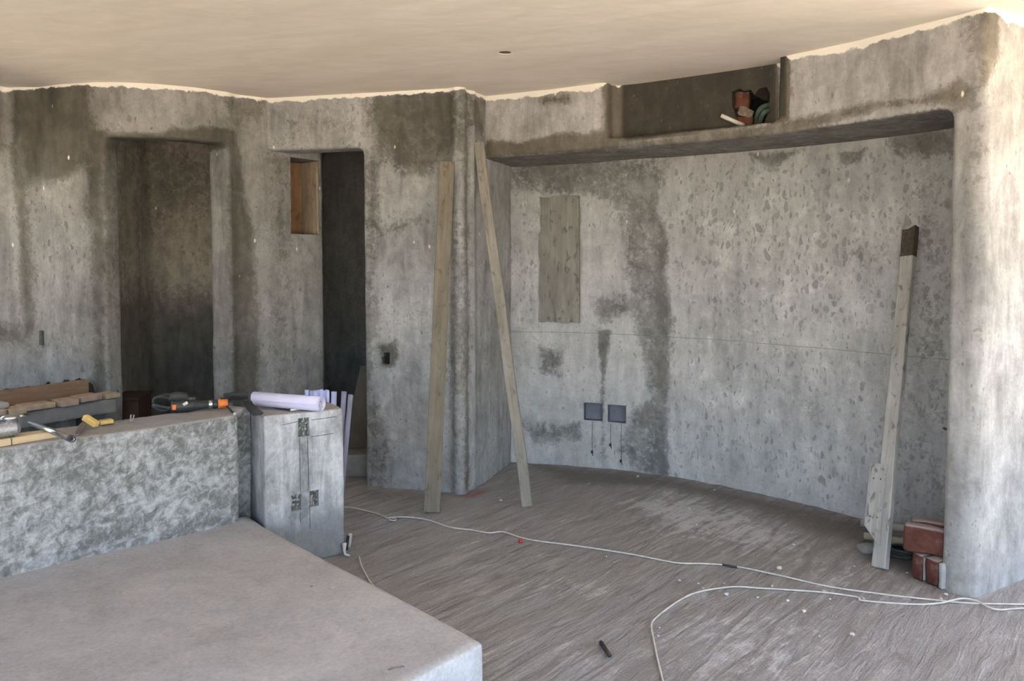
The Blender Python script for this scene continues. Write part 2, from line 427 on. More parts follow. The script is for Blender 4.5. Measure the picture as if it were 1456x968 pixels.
# ------------------------------------------------------------------ cast shapes
def sd_poly(P, poly):
    """signed distance (negative inside) of points to polygon, numpy"""
    poly = np.array(poly); n = len(poly); d = np.full(len(P), 1e9); ins = np.zeros(len(P), bool)
    for i in range(n):
        a = poly[i]; b = poly[(i + 1) % n]; e = b - a; wv = P - a
        t = np.clip((wv @ e) / max(e @ e, 1e-12), 0, 1)
        q = wv - t[:, None] * e
        d = np.minimum(d, np.hypot(q[:, 0], q[:, 1]))
        c1 = (a[1] <= P[:, 1]) & (b[1] > P[:, 1]) | (b[1] <= P[:, 1]) & (a[1] > P[:, 1])
        with np.errstate(divide='ignore', invalid='ignore'):
            xx = a[0] + (P[:, 1] - a[1]) * e[0] / (e[1] if abs(e[1]) > 1e-12 else 1e-12)
        ins ^= c1 & (P[:, 0] < xx)
    return np.where(ins, -d, d)
def paint(me, stains, base=(.28, .5, 0), horizontal=False):
    n = len(me.vertices); co = np.empty(n * 3, np.float32); me.vertices.foreach_get('co', co); co = co.reshape(-1, 3).astype(float)
    P = co[:, [0, 1]] if horizontal else co[:, [0, 2]]
    out = np.tile(np.array([*base, 1.0]), (n, 1))
    for ch, val, soft, poly in stains:
        s = sd_poly(P, poly); soft = soft * 2.0; k = np.clip((soft - s) / (2 * soft), 0, 1); k = k * k * (3 - 2 * k)
        out[:, ch] = out[:, ch] * (1 - k) + val * k
    at = me.color_attributes.new('stain', 'FLOAT_COLOR', 'POINT')
    at.data.foreach_set('color', out.astype(np.float32).ravel())
def cast(name, bm, mat, voxel=.02, iters=3, cutters=(), stains=(), base=(.28, .5, 0), wobble=.005, wsc=3.0, parent=None, dry_soffit=False):
    """hand-plastered solid: prisms fused, edges softened, surface slightly uneven"""
    bmesh.ops.recalc_face_normals(bm, faces=bm.faces)
    me = bpy.data.meshes.new(name); bm.to_mesh(me); bm.free()
    o = bpy.data.objects.new(name, me); C.objects.link(o)
    r = o.modifiers.new('r', 'REMESH'); r.mode = 'VOXEL'; r.voxel_size = voxel
    s = o.modifiers.new('s', 'SMOOTH'); s.factor = .5; s.iterations = iters
    tmp = []
    for cb in cutters:
        cm = bpy.data.meshes.new('cut'); bmesh.ops.recalc_face_normals(cb, faces=cb.faces); cb.to_mesh(cm); cb.free()
        co_ = bpy.data.objects.new('cut', cm); C.objects.link(co_); tmp.append(co_)
        b = o.modifiers.new('b', 'BOOLEAN'); b.operation = 'DIFFERENCE'; b.solver = 'EXACT'; b.object = co_
    dg = bpy.context.evaluated_depsgraph_get(); dg.update()
    new = bpy.data.meshes.new_from_object(o.evaluated_get(dg))
    o.modifiers.clear(); o.data = new; new.name = name; bpy.data.meshes.remove(me)
    for c in tmp:
        m_ = c.data; bpy.data.objects.remove(c); bpy.data.meshes.remove(m_)
    new.materials.clear(); new.materials.append(mat)
    n = len(new.vertices)
    if wobble:
        co = np.empty(n * 3, np.float32); new.vertices.foreach_get('co', co); co = co.reshape(-1, 3)
        off = np.array([noise.noise_vector(Vector(c) * wsc) for c in co.tolist()], np.float32)
        new.vertices.foreach_set('co', (co + off * wobble).ravel())
    new.polygons.foreach_set('use_smooth', [True] * len(new.polygons))
    if hasattr(new, 'set_sharp_from_angle'): new.set_sharp_from_angle(angle=math.radians(50))
    paint(new, stains, base)
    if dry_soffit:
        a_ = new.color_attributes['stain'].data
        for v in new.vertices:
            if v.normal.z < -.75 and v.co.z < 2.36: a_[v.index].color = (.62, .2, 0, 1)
    if parent is not None: o.parent = parent
    return o
def structure(o): o['kind'] = 'structure'; return o
def wp(plan, *pts): return [(lambda p: (p.x, p.z))(onwall(a, b, plan)) for a, b in pts]
def offset_plan(plan, d):
    """plan polyline pushed by d to its left side"""
    out = []
    for i, p in enumerate(plan):
        a = Vector(plan[max(i - 1, 0)]); b = Vector(plan[min(i + 1, len(plan) - 1)])
        t = (b - a).normalized(); out.append((p[0] - t.y * d, p[1] + t.x * d))
    return out
def strip(bm, plan, d, z0, z1): prism(bm, list(plan) + offset_plan(plan, d)[::-1], z0, z1)

# ------------------------------------------------------------------ structure: left wall with the wide doorway
TOP = 2.86
PL = [(-4.9, 5.55), (-4.2, 5.32), ceil(14, 125), ceil(25, 124), ceil(55, 124), ceil(87, 119.5), ceil(125, 117.5), ceil(145, 117), ceil(175, 117),
      ceil(225, 119.5), ceil(275, 124), ceil(325, 131), ceil(335, 134), ceil(364, 137.5), ceil(381, 140)]
dl = Vector(PL[-1]) - Vector(PL[-4]); dl.normalize()
PL_end = (PL[-1][0] + dl.x * .44, PL[-1][1] + dl.y * .44)
bm = bmesh.new()
strip(bm, PL[:8], .15, -.03, TOP)
strip(bm, PL[11:] + [PL_end], .18, -.03, TOP)
strip(bm, PL[13:] + [PL_end], .55, -.03, TOP)
strip(bm, PL[6:13], .15, 2.388, TOP)
# beam that comes forward out of the left wall
bx = ceil(14, 125)
prism(bm, [(bx[0], bx[1] + .08), (bx[0] - .30, bx[1] + .14), (bx[0] - .75, bx[1] - 2.2), (bx[0] - .45, bx[1] - 2.2), (ceil(0, 122.5)[0], ceil(0, 122.5)[1])], 2.325, TOP)
W = lambda *p: wp(PL, *p)
st = [(0, .95, .05, W((16, 122), (124, 116), (129, 195), (120, 232), (95, 250), (36, 258), (24, 215))),
      (0, .8, .03, W((14, 208), (26, 210), (36, 300), (43, 400), (49, 470), (40, 480), (30, 440), (27, 330), (16, 230))),
      (2, .42, .05, W((45, 252), (118, 244), (116, 290), (50, 290))),
      (0, .8, .04, W((129, 190), (146, 192), (152, 205), (150, 560), (134, 560), (130, 330), (121, 300), (124, 240))),
      (0, 1.0, .018, W((133, 190), (185, 191), (230, 190), (245, 182), (270, 186), (290, 180), (325, 184), (332, 212), (150, 210))),
      (0, .62, .04, W((318, 140), (345, 137), (380, 142), (378, 165), (335, 185))),
      (0, .8, .02, W((322, 186), (335, 190), (350, 270), (361, 340), (362, 380), (368, 450), (366, 600), (330, 600), (322, 300))),
      (0, .75, .04, W((-40, 458), (35, 462), (35, 490), (-40, 490))),
      (0, .58, .05, W((382, 218), (412, 222), (412, 320), (400, 420), (405, 560), (390, 560), (395, 400), (380, 300))),
      (2, .30, .06, W((-90, 212), (14, 214), (24, 330), (28, 440), (-90, 450))),  # pale area: warm light on the far-left wall painted in
      (1, .8, .08, W((40, 290), (125, 290), (125, 520), (45, 520)))]
# switch pocket in the left pier, and the deep boarded recess further right
cut1 = bmesh.new(); p = onwall(59, 480, PL); add_box(cut1, p.x, p.y, p.z, .035, .12, .10, Matrix.Rotation(-.3, 3, 'Z'))
a = onwall(413, 278, PL + [PL_end]); b = onwall(455, 278, PL + [PL_end])
zt, zb = onwall(430, 225, PL + [PL_end]).z, onwall(430, 333, PL + [PL_end]).z
yaw = math.atan2(dl.y, dl.x)
rmid = (a + b) / 2; rw = (b - a).length; nb = Vector((-dl.y, dl.x, 0))
cut2 = bmesh.new(); add_box(cut2, rmid.x, rmid.y, (zt + zb) / 2, rw, .53, zt - zb, Matrix.Rotation(yaw, 3, 'Z'))
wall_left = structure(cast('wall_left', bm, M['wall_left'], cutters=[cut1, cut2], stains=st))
lining = bmesh.new(); q = rmid + nb * .252; add_box(lining, q.x, q.y, (zt + zb) / 2, rw - .012, .018, zt - zb - .01, Matrix.Rotation(yaw, 3, 'Z'), .003)
obj('recess_back_board', lining, M['boards_orange'], wall_left)
lining = bmesh.new(); q = rmid + Vector((dl.x, dl.y, 0)) * (rw / 2 - .011) + nb * .13
add_box(lining, q.x, q.y, (zt + zb) / 2, .016, .232, zt - zb - .012, Matrix.Rotation(yaw, 3, 'Z'), .003)
obj('recess_side_board', lining, M['boards_niche'], wall_left)
pb = bmesh.new(); p = onwall(59, 480, PL); add_box(pb, p.x + .012, p.y + .05, p.z, .05, .012, .11, Matrix.Rotation(-.3, 3, 'Z'), .002)
obj('switch_box', pb, M['black'], wall_left)

# ------------------------------------------------------------------ centre wall: lintel, pier and pilaster
A_, B_, Cc = ceil(515, 132.5), ceil(655, 125), ceil(690, 137)
D_ = (.035, 6.16)
PC = [PL[-1], A_, B_, Cc, (0.0, 6.05)]
bm = bmesh.new()
d2 = (Vector(B_) - Vector(A_)).normalized(); nn = Vector((-d2.y, d2.x))
prism(bm, [A_, (B_[0] - .02, B_[1] - .0), (B_[0] + .03, B_[1] + .03), Cc, D_, (-.25, 6.25), (B_[0] - .12, B_[1] + .32), (A_[0] + nn.x * .2, A_[1] + nn.y * .2)], -.03, TOP)
for (cx_, cy_, cr_) in ((B_[0] - .012, B_[1] + .012, .052), (B_[0] + (Cc[0] - B_[0]) * .42, B_[1] + (Cc[1] - B_[1]) * .42, .030)):
    prism(bm, [(cx_ + cr_ * math.cos(i_ * math.pi / 10), cy_ + cr_ * math.sin(i_ * math.pi / 10)) for i_ in range(20)], -.03, TOP)
s0 = (PL[-1][0] - .03, PL[-1][1] + .0)
prism(bm, [s0, (A_[0] + .08, A_[1] - .02), (A_[0] + .08 + nn.x * .2, A_[1] - .02 + nn.y * .2), (s0[0] + nn.x * .2, s0[1] + nn.y * .2)], 2.366, TOP)
W = lambda *p: wp(PC, *p)
st = [(0, .85, .07, W((530, 132), (655, 125), (660, 200), (640, 235), (600, 245), (565, 240), (538, 215), (527, 170))),
      (0, .62, .04, W((519, 215), (540, 222), (541, 320), (533, 400), (530, 500), (535, 560), (545, 690), (519, 690))),
      (0, .78, .03, W((668, 140), (690, 142), (690, 210), (678, 190))),
      (0, .62, .03, W((646, 300), (652, 300), (654, 480), (650, 690), (644, 690), (640, 500))),
      (0, .72, .03, W((660, 130), (664, 135), (665, 690), (661, 690))),
      (0, .75, .02, W((538, 492), (562, 484), (568, 505), (560, 522), (540, 522))),
      (0, .58, .05, W((528, 330), (600, 300), (610, 315), (532, 350))),
      (0, .6, .04, W((545, 600), (555, 640), (545, 690), (535, 690))),
      (2, .35, .03, W((645, 160), (657, 160), (659, 420), (648, 420))),
      (0, .42, .08, W((384, 150), (512, 140), (512, 205), (384, 212)))]
cut = bmesh.new(); p = onwall(550, 510, PC); yaw2 = math.atan2(d2.y, d2.x)
add_box(cut, p.x, p.y, p.z, .045, .13, .085, Matrix.Rotation(yaw2, 3, 'Z'))
cut2 = bmesh.new(); add_box(cut2, p.x - .012, p.y, p.z - .012, .045, .125, .05, Matrix.Rotation(yaw2, 3, 'Z'))
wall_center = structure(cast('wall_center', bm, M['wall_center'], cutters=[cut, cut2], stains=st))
pb = bmesh.new(); add_box(pb, p.x - .004, p.y + .052, p.z, .07, .012, .10, Matrix.Rotation(yaw2, 3, 'Z'), .002)
obj('switch_box', pb, M['black'], wall_center)

# ------------------------------------------------------------------ right wall: curved beam over the niche, pillar
PF = [ceil(690, 137), ceil(735, 132.5), ceil(780, 127.5), ceil(862, 117), ceil(900, 113), ceil(980, 101.5), ceil(1045, 92), ceil(1108, 81.5), ceil(1160, 70.5),
      ceil(1220, 58), ceil(1300, 37), ceil(1360, 22), ceil(1405, 10)]
PF0 = [(PF[0][0] - .10, PF[0][1] + .05)] + PF
SOF, LED = 2.31, 2.383
bm = bmesh.new()
strip(bm, PF0, .62, SOF, LED)                       # ledge strip under everything
strip(bm, PF0[:5], .62, LED - .01, TOP)             # left of the open pocket
strip(bm, PF[7:], .62, LED - .01, TOP)              # right of it
pocket = PF[2:9]
back = offset_plan(pocket, .13)
prism(bm, back + offset_plan(pocket, .62)[::-1], LED - .01, TOP)
dp = (Vector(PF[-1]) - Vector(PF[-3])).normalized(); npv = Vector((-dp.y, dp.x))   # npv points into the wall
P0 = Vector(PF[-1]); P1 = Vector(ceil(1456, 26)); dr = (P1 - P0).normalized(); P2 = P0 + dr * 2.6
Lp = Vector(ceil(1357, 23))
prism(bm, [tuple(Lp), tuple(P0 - dp * .03), tuple(P0 + dr * .03), tuple(P2), tuple(P2 + npv * .3), tuple(P0 + npv * .75), tuple(Lp + npv * .75)], -.03, TOP)
PR = PF + [tuple(P1)]
W = lambda *p: wp(PR, *p)
PB_ = offset_plan(PF, .13)
WB = lambda *p: wp(PB_, *p)
st = [(0, 1.0, .02, W((690, 200), (740, 204), (800, 188), (830, 192), (862, 186), (882, 200), (882, 226), (690, 232))),
      (0, 1.0, .02, W((858, 112), (893, 110), (893, 200), (860, 200))),
      (0, .85, .03, W((770, 138), (812, 134), (812, 145), (770, 150))),
      (0, .9, .02, W((1100, 70), (1121, 76), (1120, 110), (1126, 130), (1114, 178), (1100, 180))),
      (0, .85, .022, W((1103, 178), (1135, 168), (1180, 163), (1200, 153), (1240, 145), (1300, 139), (1345, 125), (1370, 108), (1385, 150), (1362, 158), (1340, 146), (1250, 155), (1230, 162), (1110, 192))),
      (0, .72, .02, W((880, 200), (1105, 174), (1110, 192), (880, 216))),
      (0, .85, .03, W((1383, 20), (1405, 8), (1422, 14), (1420, 70), (1402, 120), (1386, 70))),
      (0, .55, .05, W((1384, 150), (1402, 150), (1400, 480), (1386, 480))),
      (2, .36, .05, W((1404, 90), (1420, 90), (1420, 330), (1404, 330))),
      (2, .30, .14, W((1412, 250), (1470, 250), (1470, 840), (1400, 840))),
      (2, .25, .05, W((1130, 95), (1370, 40), (1370, 110), (1200, 140), (1130, 150))),
      (0, 1.6, .006, WB((884, 110), (1104, 80), (1104, 176), (884, 205)))]  # pocket back: wet cement with its deep shade painted in as well
# broken hole in the back of the pocket
hc = onwall(1072, 150, PB_); yawp = math.atan2(PF[7][1] - PF[6][1], PF[7][0] - PF[6][0])
cut = bmesh.new()
hp = [(1041, 130), (1052, 126), (1058, 130), (1068, 128), (1073, 136), (1079, 127), (1090, 124), (1095, 134), (1094, 150), (1090, 166), (1083, 182), (1062, 184), (1050, 178), (1046, 165), (1041, 150)]
hl = [onwall(x_, y_, PB_) for x_, y_ in hp]
nh = Vector((-math.sin(yawp), math.cos(yawp), 0))
f_ = [cut.verts.new(v - nh * .09) for v in hl]; g_ = [cut.verts.new(v + nh * .33) for v in hl]
cut.faces.new(f_); cut.faces.new(g_[::-1])
for i in range(len(hl)): cut.faces.new((f_[i], g_[i], g_[(i + 1) % len(hl)], f_[(i + 1) % len(hl)]))
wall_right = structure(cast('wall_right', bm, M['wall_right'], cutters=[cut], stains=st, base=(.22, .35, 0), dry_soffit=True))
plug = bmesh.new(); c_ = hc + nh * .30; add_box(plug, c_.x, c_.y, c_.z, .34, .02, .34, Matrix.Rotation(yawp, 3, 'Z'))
obj('hole_dark_plate', plug, M['black'], wall_right)  # black plate paints the dark depth of the hole
for (x_, y_, dx, dz, dd) in ((1050, 141, .085, .10, .06), (1053, 173, .095, .075, .06)):
    q = onwall(x_, y_, PB_) + nh * dd
    bb = bmesh.new(); vs = add_box(bb, q.x, q.y, q.z, dx, .07, dz, Matrix.Rotation(yawp + .25, 3, 'Z'), .012)
    bmesh.ops.subdivide_edges(bb, edges=[e for e in bb.edges if e.calc_length() > .03], cuts=3, use_grid_fill=True); rough(bb.verts, .014, 22, x_)
    obj('brick', bb, M['brick'], wall_right)
bb = bmesh.new(); q = onwall(1058, 158, PB_) + nh * .03
add_box(bb, q.x, q.y, q.z, .08, .06, .05, Matrix.Rotation(yawp - .5, 3, 'Z') @ Matrix.Rotation(.4, 3, 'Y'), .01); bmesh.ops.subdivide_edges(bb, edges=[e for e in bb.edges if e.calc_length() > .025], cuts=3, use_grid_fill=True); rough(bb.verts, .014, 24)
obj('mortar_lump', bb, simple('dusty brown mortar', (.26, .21, .175), (.16, .125, .10), 30, .95), wall_right)

# ------------------------------------------------------------------ back wall of the niche
PBK = [(-.22, 6.06)] + [(lambda p: (p.x, p.y))(floor_at(*q)) for q in ((727, 657), (800, 661), (870, 667), (945, 676), (1025, 690), (1100, 706), (1160, 720), (1225, 737))] + [(2.42, 4.45), (2.85, 4.02)]
bm = bmesh.new(); strip(bm, PBK, .22, -.03, SOF + .05)
W = lambda *p: wp(PBK, *p)
st = [(0, .60, .03, W((715, 225), (955, 222), (935, 290), (950, 350), (942, 390), (945, 430), (955, 470), (945, 540), (948, 678), (900, 674), (880, 640), (925, 560), (905, 470), (890, 400), (880, 300), (850, 280), (715, 270))),
      (0, .78, .018, W((940, 320), (949, 345), (944, 390), (953, 430), (948, 480), (951, 540), (945, 600), (948, 678), (930, 676), (937, 560), (933, 450))),
      (0, .75, .012, W((847, 468), (868, 470), (862, 520), (857, 548))),
      (0, .58, .012, W((853, 545), (860, 545), (862, 655), (853, 655))),
      (0, .7, .03, W((735, 228), (850, 222), (840, 262), (780, 275), (740, 250))),
      (0, .7, .02, W((1055, 218), (1142, 212), (1100, 240), (1080, 232))),
      (0, .68, .02, W((1190, 217), (1240, 207), (1225, 232), (1195, 238))),
      (0, .75, .03, W((1260, 190), (1362, 178), (1362, 225), (1275, 222))),
      (0, .6, .03, W((840, 420), (895, 415), (910, 445), (850, 460))),
      (0, .62, .03, W((765, 490), (800, 500), (800, 540), (770, 530))),
      (0, .62, .03, W((740, 600), (830, 598), (830, 628), (760, 630))),
      (0, .6, .04, W((885, 590), (945, 570), (945, 610), (890, 640))),
      (0, .46, .10, W((1290, 230), (1370, 230), (1370, 760), (1260, 745))),  # right end darkened: shade beside the pillar painted into the plaster
      (0, .50, .05, W((1180, 340), (1250, 350), (1240, 385), (1180, 375))),
      (0, .5, .05, W((1130, 560), (1180, 555), (1180, 610), (1140, 610))),
      (2, .40, .10, W((958, 250), (1270, 235), (1265, 640), (955, 640))),
      (1, 1.02, .10, W((960, 230), (1360, 200), (1360, 480), (955, 460))),
      (1, .80, .10, W((955, 470), (1360, 490), (1360, 740), (955, 670))),
      (1, .85, .06, W((725, 260), (765, 260), (765, 470), (725, 470))),
      (1, .8, .06, W((830, 250), (900, 250), (900, 330), (830, 330)))]
cutters = []
boxes = [(830, 857, 573, 598), (864, 890, 576, 601)]
for x0, x1, y0, y1 in boxes:
    a = onwall(x0, (y0 + y1) / 2, PBK); b = onwall(x1, (y0 + y1) / 2, PBK); zt_ = onwall((x0 + x1) / 2, y0, PBK).z; zb_ = onwall((x0 + x1) / 2, y1, PBK).z
    cb = bmesh.new(); yw = math.atan2(b.y - a.y, b.x - a.x); m_ = (a + b) / 2
    add_box(cb, m_.x, m_.y, (zt_ + zb_) / 2, (b - a).length, .11, zt_ - zb_, Matrix.Rotation(yw, 3, 'Z')); cutters.append(cb)
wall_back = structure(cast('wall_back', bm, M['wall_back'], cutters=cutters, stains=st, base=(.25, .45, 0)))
for x0, x1, y0, y1 in boxes:
    a = onwall(x0, (y0 + y1) / 2, PBK); b = onwall(x1, (y0 + y1) / 2, PBK); zt_ = onwall((x0 + x1) / 2, y0, PBK).z; zb_ = onwall((x0 + x1) / 2, y1, PBK).z
    yw = math.atan2(b.y - a.y, b.x - a.x); m_ = (a + b) / 2; n_ = Vector((-math.sin(yw), math.cos(yw), 0)); u_ = (b - a).normalized(); L = (b - a).length
    pb = bmesh.new(); c_ = m_ + n_ * .048; hh = zt_ - zb_; rz = Matrix.Rotation(yw, 3, 'Z')
    add_box(pb, c_.x, c_.y, (zt_ + zb_) / 2, L - .002, .006, hh - .002, rz)
    for sgn in (-1, 1):
        c2 = m_ + u_ * sgn * (L / 2 - .003) + n_ * .022; add_box(pb, c2.x, c2.y, (zt_ + zb_) / 2, .003, .05, hh - .004, rz)
        c3 = m_ + n_ * .022; add_box(pb, c3.x, c3.y, (zt_ + zb_) / 2 + sgn * (hh / 2 - .003), L - .004, .05, .003, rz)
    obj('outlet_box', pb, M['box_blue'], wall_back)
# wire ends under the two boxes
for xs, ys, xe, ye, nub in ((843, 599, 843, 642, 1), (869, 602, 869, 632, 1), (884, 602, 884, 655, 1)):
    a = onwall(xs, ys, PBK); b = onwall(xe, ye, PBK); off = Vector((-.004, -.006, 0))
    wbm = bmesh.new(); tube(wbm, [a + off, (a + b) / 2 + off * 1.6, b + off], .0013, 6)
    vs = lathe(wbm, [(.002, -.012), (.009, -.006), (.011, .003), (.006, .011), (.002, .014)], 8, Matrix.Translation(b + off * 2))
    tube(wbm, [b + off * 2, b + off * 4 + Vector((.014, -.01, -.022))], .003, 6)
    obj('wire_end', wbm, M['rubber'], wall_back, True)
p = onwall(1344, 609, PBK); sb = bmesh.new(); tube(sb, [p + Vector((0, .03, 0)), p + Vector((-.02, -.10, 0)), p + Vector((-.03, -.16, .004))], .007, 8)
obj('rebar_stub', sb, M['black_plastic'], wall_back, True)

# ------------------------------------------------------------------ unlit rooms behind the two doorways, ceiling, floor, outside
bm = bmesh.new()
prism(bm, [(-3.3, 6.28), (-1.60, 6.42), (-1.60, 6.6), (-3.3, 6.6)], -.03, TOP)
prism(bm, [(-3.02, 5.2), (-2.93, 6.3), (-3.2, 6.4), (-3.3, 5.3)], -.03, TOP)
prism(bm, [(-2.00, 6.06), (-1.86, 6.06), (-1.60, 6.6), (-1.90, 6.6)], -.03, TOP)
PX = [(-2.93, 6.3), (-1.6, 6.42)]
W = lambda *p: wp(PX, *p)
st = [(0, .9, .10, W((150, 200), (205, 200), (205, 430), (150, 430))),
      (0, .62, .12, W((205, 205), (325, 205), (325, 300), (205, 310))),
      (2, .42, .10, W((210, 325), (285, 320), (270, 410), (205, 400))),  # pale patch: light from the doorway painted on the back wall
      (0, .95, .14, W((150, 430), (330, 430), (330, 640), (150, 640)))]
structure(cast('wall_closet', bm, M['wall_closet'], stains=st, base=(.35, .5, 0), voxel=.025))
bm = bmesh.new()
prism(bm, [(-1.66, 6.9), (.3, 6.9), (.3, 7.1), (-1.66, 7.1)], -.03, TOP)
prism(bm, [(PL_end[0] - .36, PL_end[1] + .33), (PL_end[0] - .30, PL_end[1] + .33), (PL_end[0] - .30, 7.0), (PL_end[0] - .5, 7.0), (PL_end[0] - .5, PL_end[1] + .5)], -.03, TOP)
prism(bm, [(-.35, 6.2), (.2, 6.3), (.3, 7.1), (-.2, 7.1)], -.03, TOP)
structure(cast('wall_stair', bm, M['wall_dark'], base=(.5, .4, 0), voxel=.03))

bm = bmesh.new()
prism(bm, [(-5.2, -.5), (4.8, -.5), (4.8, 7.3), (-5.2, 7.3)], H, H + .2)
cut = bmesh.new(); hp_ = atz(718, 75, H); lathe(cut, [(.036, H - .1), (.036, H + .09)], 20, Matrix.Translation((hp_.x, hp_.y, 0)))
bmesh.ops.recalc_face_normals(bm, faces=bm.faces)
me = bpy.data.meshes.new('ceiling'); bm.to_mesh(me); bm.free(); ceiling = link_mesh('ceiling', me, M['ceiling'])
cm = bpy.data.meshes.new('cut'); bmesh.ops.recalc_face_normals(cut, faces=cut.faces); cut.to_mesh(cm); cut.free()
co_ = bpy.data.objects.new('cut', cm); C.objects.link(co_)
bmod = ceiling.modifiers.new('b', 'BOOLEAN'); bmod.solver = 'EXACT'; bmod.object = co_
dg = bpy.context.evaluated_depsgraph_get(); dg.update()
nm = bpy.data.meshes.new_from_object(ceiling.evaluated_get(dg)); ceiling.modifiers.clear(); ceiling.data = nm
bpy.data.objects.remove(co_); structure(ceiling)
bb = bmesh.new(); lathe(bb, [(.0355, H + .004), (.0355, H + .088), (.031, H + .088), (.031, H + .08), (.001, H + .08)], 20, Matrix.Translation((hp_.x, hp_.y, 0)))
obj('ceiling_box', bb, simple('ceiling box brown', (.14, .11, .07), (.10, .08, .05)), ceiling, True)

bm = bmesh.new(); prism(bm, [(-5.2, -1.4), (-4.95, -1.4), (-4.95, 3.9), (-5.2, 3.9)], -.03, H + .05)  # unseen wall, added to hold back light from the left
structure(cast('wall_light_block', bm, M['wall_left'], voxel=.05, iters=1))
# floor: a raked screed with real ridges
nx, ny = 250, 215; x0, x1, y0, y1 = -5.2, 5.2, -1.4, 7.3
xs = np.linspace(x0, x1, nx); ys = np.concatenate([np.linspace(y0, 2.0, 25), np.linspace(2.02, 7.3, ny - 25)])
ca, sa = math.cos(math.radians(48)), math.sin(math.radians(48))
verts = []
for yy in ys:
    for xx in xs:
        u = xx * ca + yy * sa; v = -xx * sa + yy * ca
        z = .006 * noise.noise(Vector((u * 1.6, v * 9, 0))) + .004 * noise.noise(Vector((xx * .8, yy * .8, 3)))
        verts.append((xx, yy, z))
faces = [(j * nx + i, j * nx + i + 1, (j + 1) * nx + i + 1, (j + 1) * nx + i) for j in range(ny - 1) for i in range(nx - 1)]
me = bpy.data.meshes.new('floor'); me.from_pydata(verts, [], faces)
floor = structure(link_mesh('floor', me, M['floor'], None, True))
fp = lambda *pts: [(floor_at(a, b).x, floor_at(a, b).y) for a, b in pts]
paint(me, [(0, .7, .10, fp((735, 655), (945, 676), (1225, 737), (1300, 748), (1240, 775), (1160, 760), (1060, 722), (940, 695), (800, 690))),
           (0, .55, .12, fp((500, 690), (620, 700), (600, 715), (500, 715))),
           (2, .78, .12, fp((890, 712), (960, 706), (1040, 725), (1150, 768), (1120, 782), (1050, 778), (950, 755))),
           (2, .55, .08, fp((770, 815), (850, 825), (860, 848), (780, 840))),
           (2, .5, .2, fp((1000, 880), (1150, 890), (1200, 968), (950, 968))),
           (2, .5, .06, fp((790, 905), (830, 920), (840, 945), (800, 935))),
           (2, .4, .12, fp((1150, 790), (1260, 810), (1300, 850), (1150, 830))),
           (1, .9, .05, fp((642, 704), (672, 698), (702, 690), (690, 704), (660, 712))),
           (0, .7, .07, fp((1225, 770), (1345, 790), (1345, 845), (1240, 800)))], base=(.1, 0, .12), horizontal=True)

bm = bmesh.new()
for x_a, x_b, y_a, y_b in ((-30, 30, -30, -1.4), (-30, -5.2, -1.4, 25), (5.2, 30, -1.4, 25)):
    vs = [bm.verts.new(c) for c in ((x_a, y_a, -.12), (x_b, y_a, -.12), (x_b, y_b, -.12), (x_a, y_b, -.12))]; bm.faces.new(vs)
structure(tag(obj('floor_terrace', bm, M['ground']), 'sunlit clay terrace outside the open side of the room'))

# ------------------------------------------------------------------ platform, half wall, pedestal
K = Vector((-.095, 2.686)); E_ = Vector((-1.248, 3.866)); Wd = Vector((.740, .672))
Lw = Vector((-2.167, 3.218)) - Wd * 1.3
front = Vector((-.671, -.741))
bm = bmesh.new(); prism(bm, [tuple(K), tuple(E_), tuple(Vector((-1.40, 4.05))), tuple(Lw + Vector((-.08, .09))), tuple(Lw + Vector((.2, -.6))), tuple(K + front * 2.4)], -.03, .25)
platform = cast('raised_platform', bm, M['platform'], voxel=.018, iters=5, wobble=.004, wsc=2.5)
tag(platform, 'low raised concrete platform with a dusty pinkish grey top in the left foreground', 'platform')

q1 = Vector((-1.378, 3.936)); q0 = q1 - Wd * 2.4; nb2 = Vector((-.672, .740)) * .32
bm = bmesh.new(); q1 = q1 - Wd * .008; n2h = nb2 / .32; ge = q1 + n2h * .16
prism(bm, [tuple(q0), tuple(q1 - Wd * .05), tuple(q1 - Wd * .017 + n2h * .014), tuple(q1 + n2h * .05), tuple(ge), tuple(ge + Wd * .13), tuple(q1 + Wd * .06 + nb2), tuple(q0 + nb2)], .02, .80)
half = cast('half_wall', bm, M['half_wall'], voxel=.016, iters=8, wobble=.006, wsc=3)
tag(half, 'long waist-high cement half wall with a scrubbed grey and white face, tools lying on top', 'half wall')

pa, pb_ = Vector((-1.262, 3.901)), Vector((-.905, 4.124)); dpd = (pb_ - pa).normalized(); npd = Vector((-dpd.y, dpd.x))
yawd = math.atan2(dpd.y, dpd.x)
def ped(px, py, dep=0.0):
    p = onwall(px, py, [tuple(pa), tuple(pb_)]); return p + Vector((npd.x, npd.y, 0)) * dep
bm = bmesh.new(); prism(bm, [tuple(pa), tuple(pb_), tuple(pb_ + npd * .42), tuple(pa + npd * .42 - dpd * .0)], .0, .80)
cutters = []
for x0_, x1_, y0_, y1_ in ((424, 440, 594, 621), (414, 428, 703, 726), (440, 453, 697, 720)):
    a = ped(x0_, (y0_ + y1_) / 2); b = ped(x1_, (y0_ + y1_) / 2); zt_ = ped((x0_ + x1_) / 2, y0_).z; zb_ = ped((x0_ + x1_) / 2, y1_).z; m_ = (a + b) / 2
    cb = bmesh.new(); add_box(cb, m_.x, m_.y, (zt_ + zb_) / 2, (b - a).length, .06, zt_ - zb_, Matrix.Rotation(yawd, 3, 'Z')); cutters.append(cb)
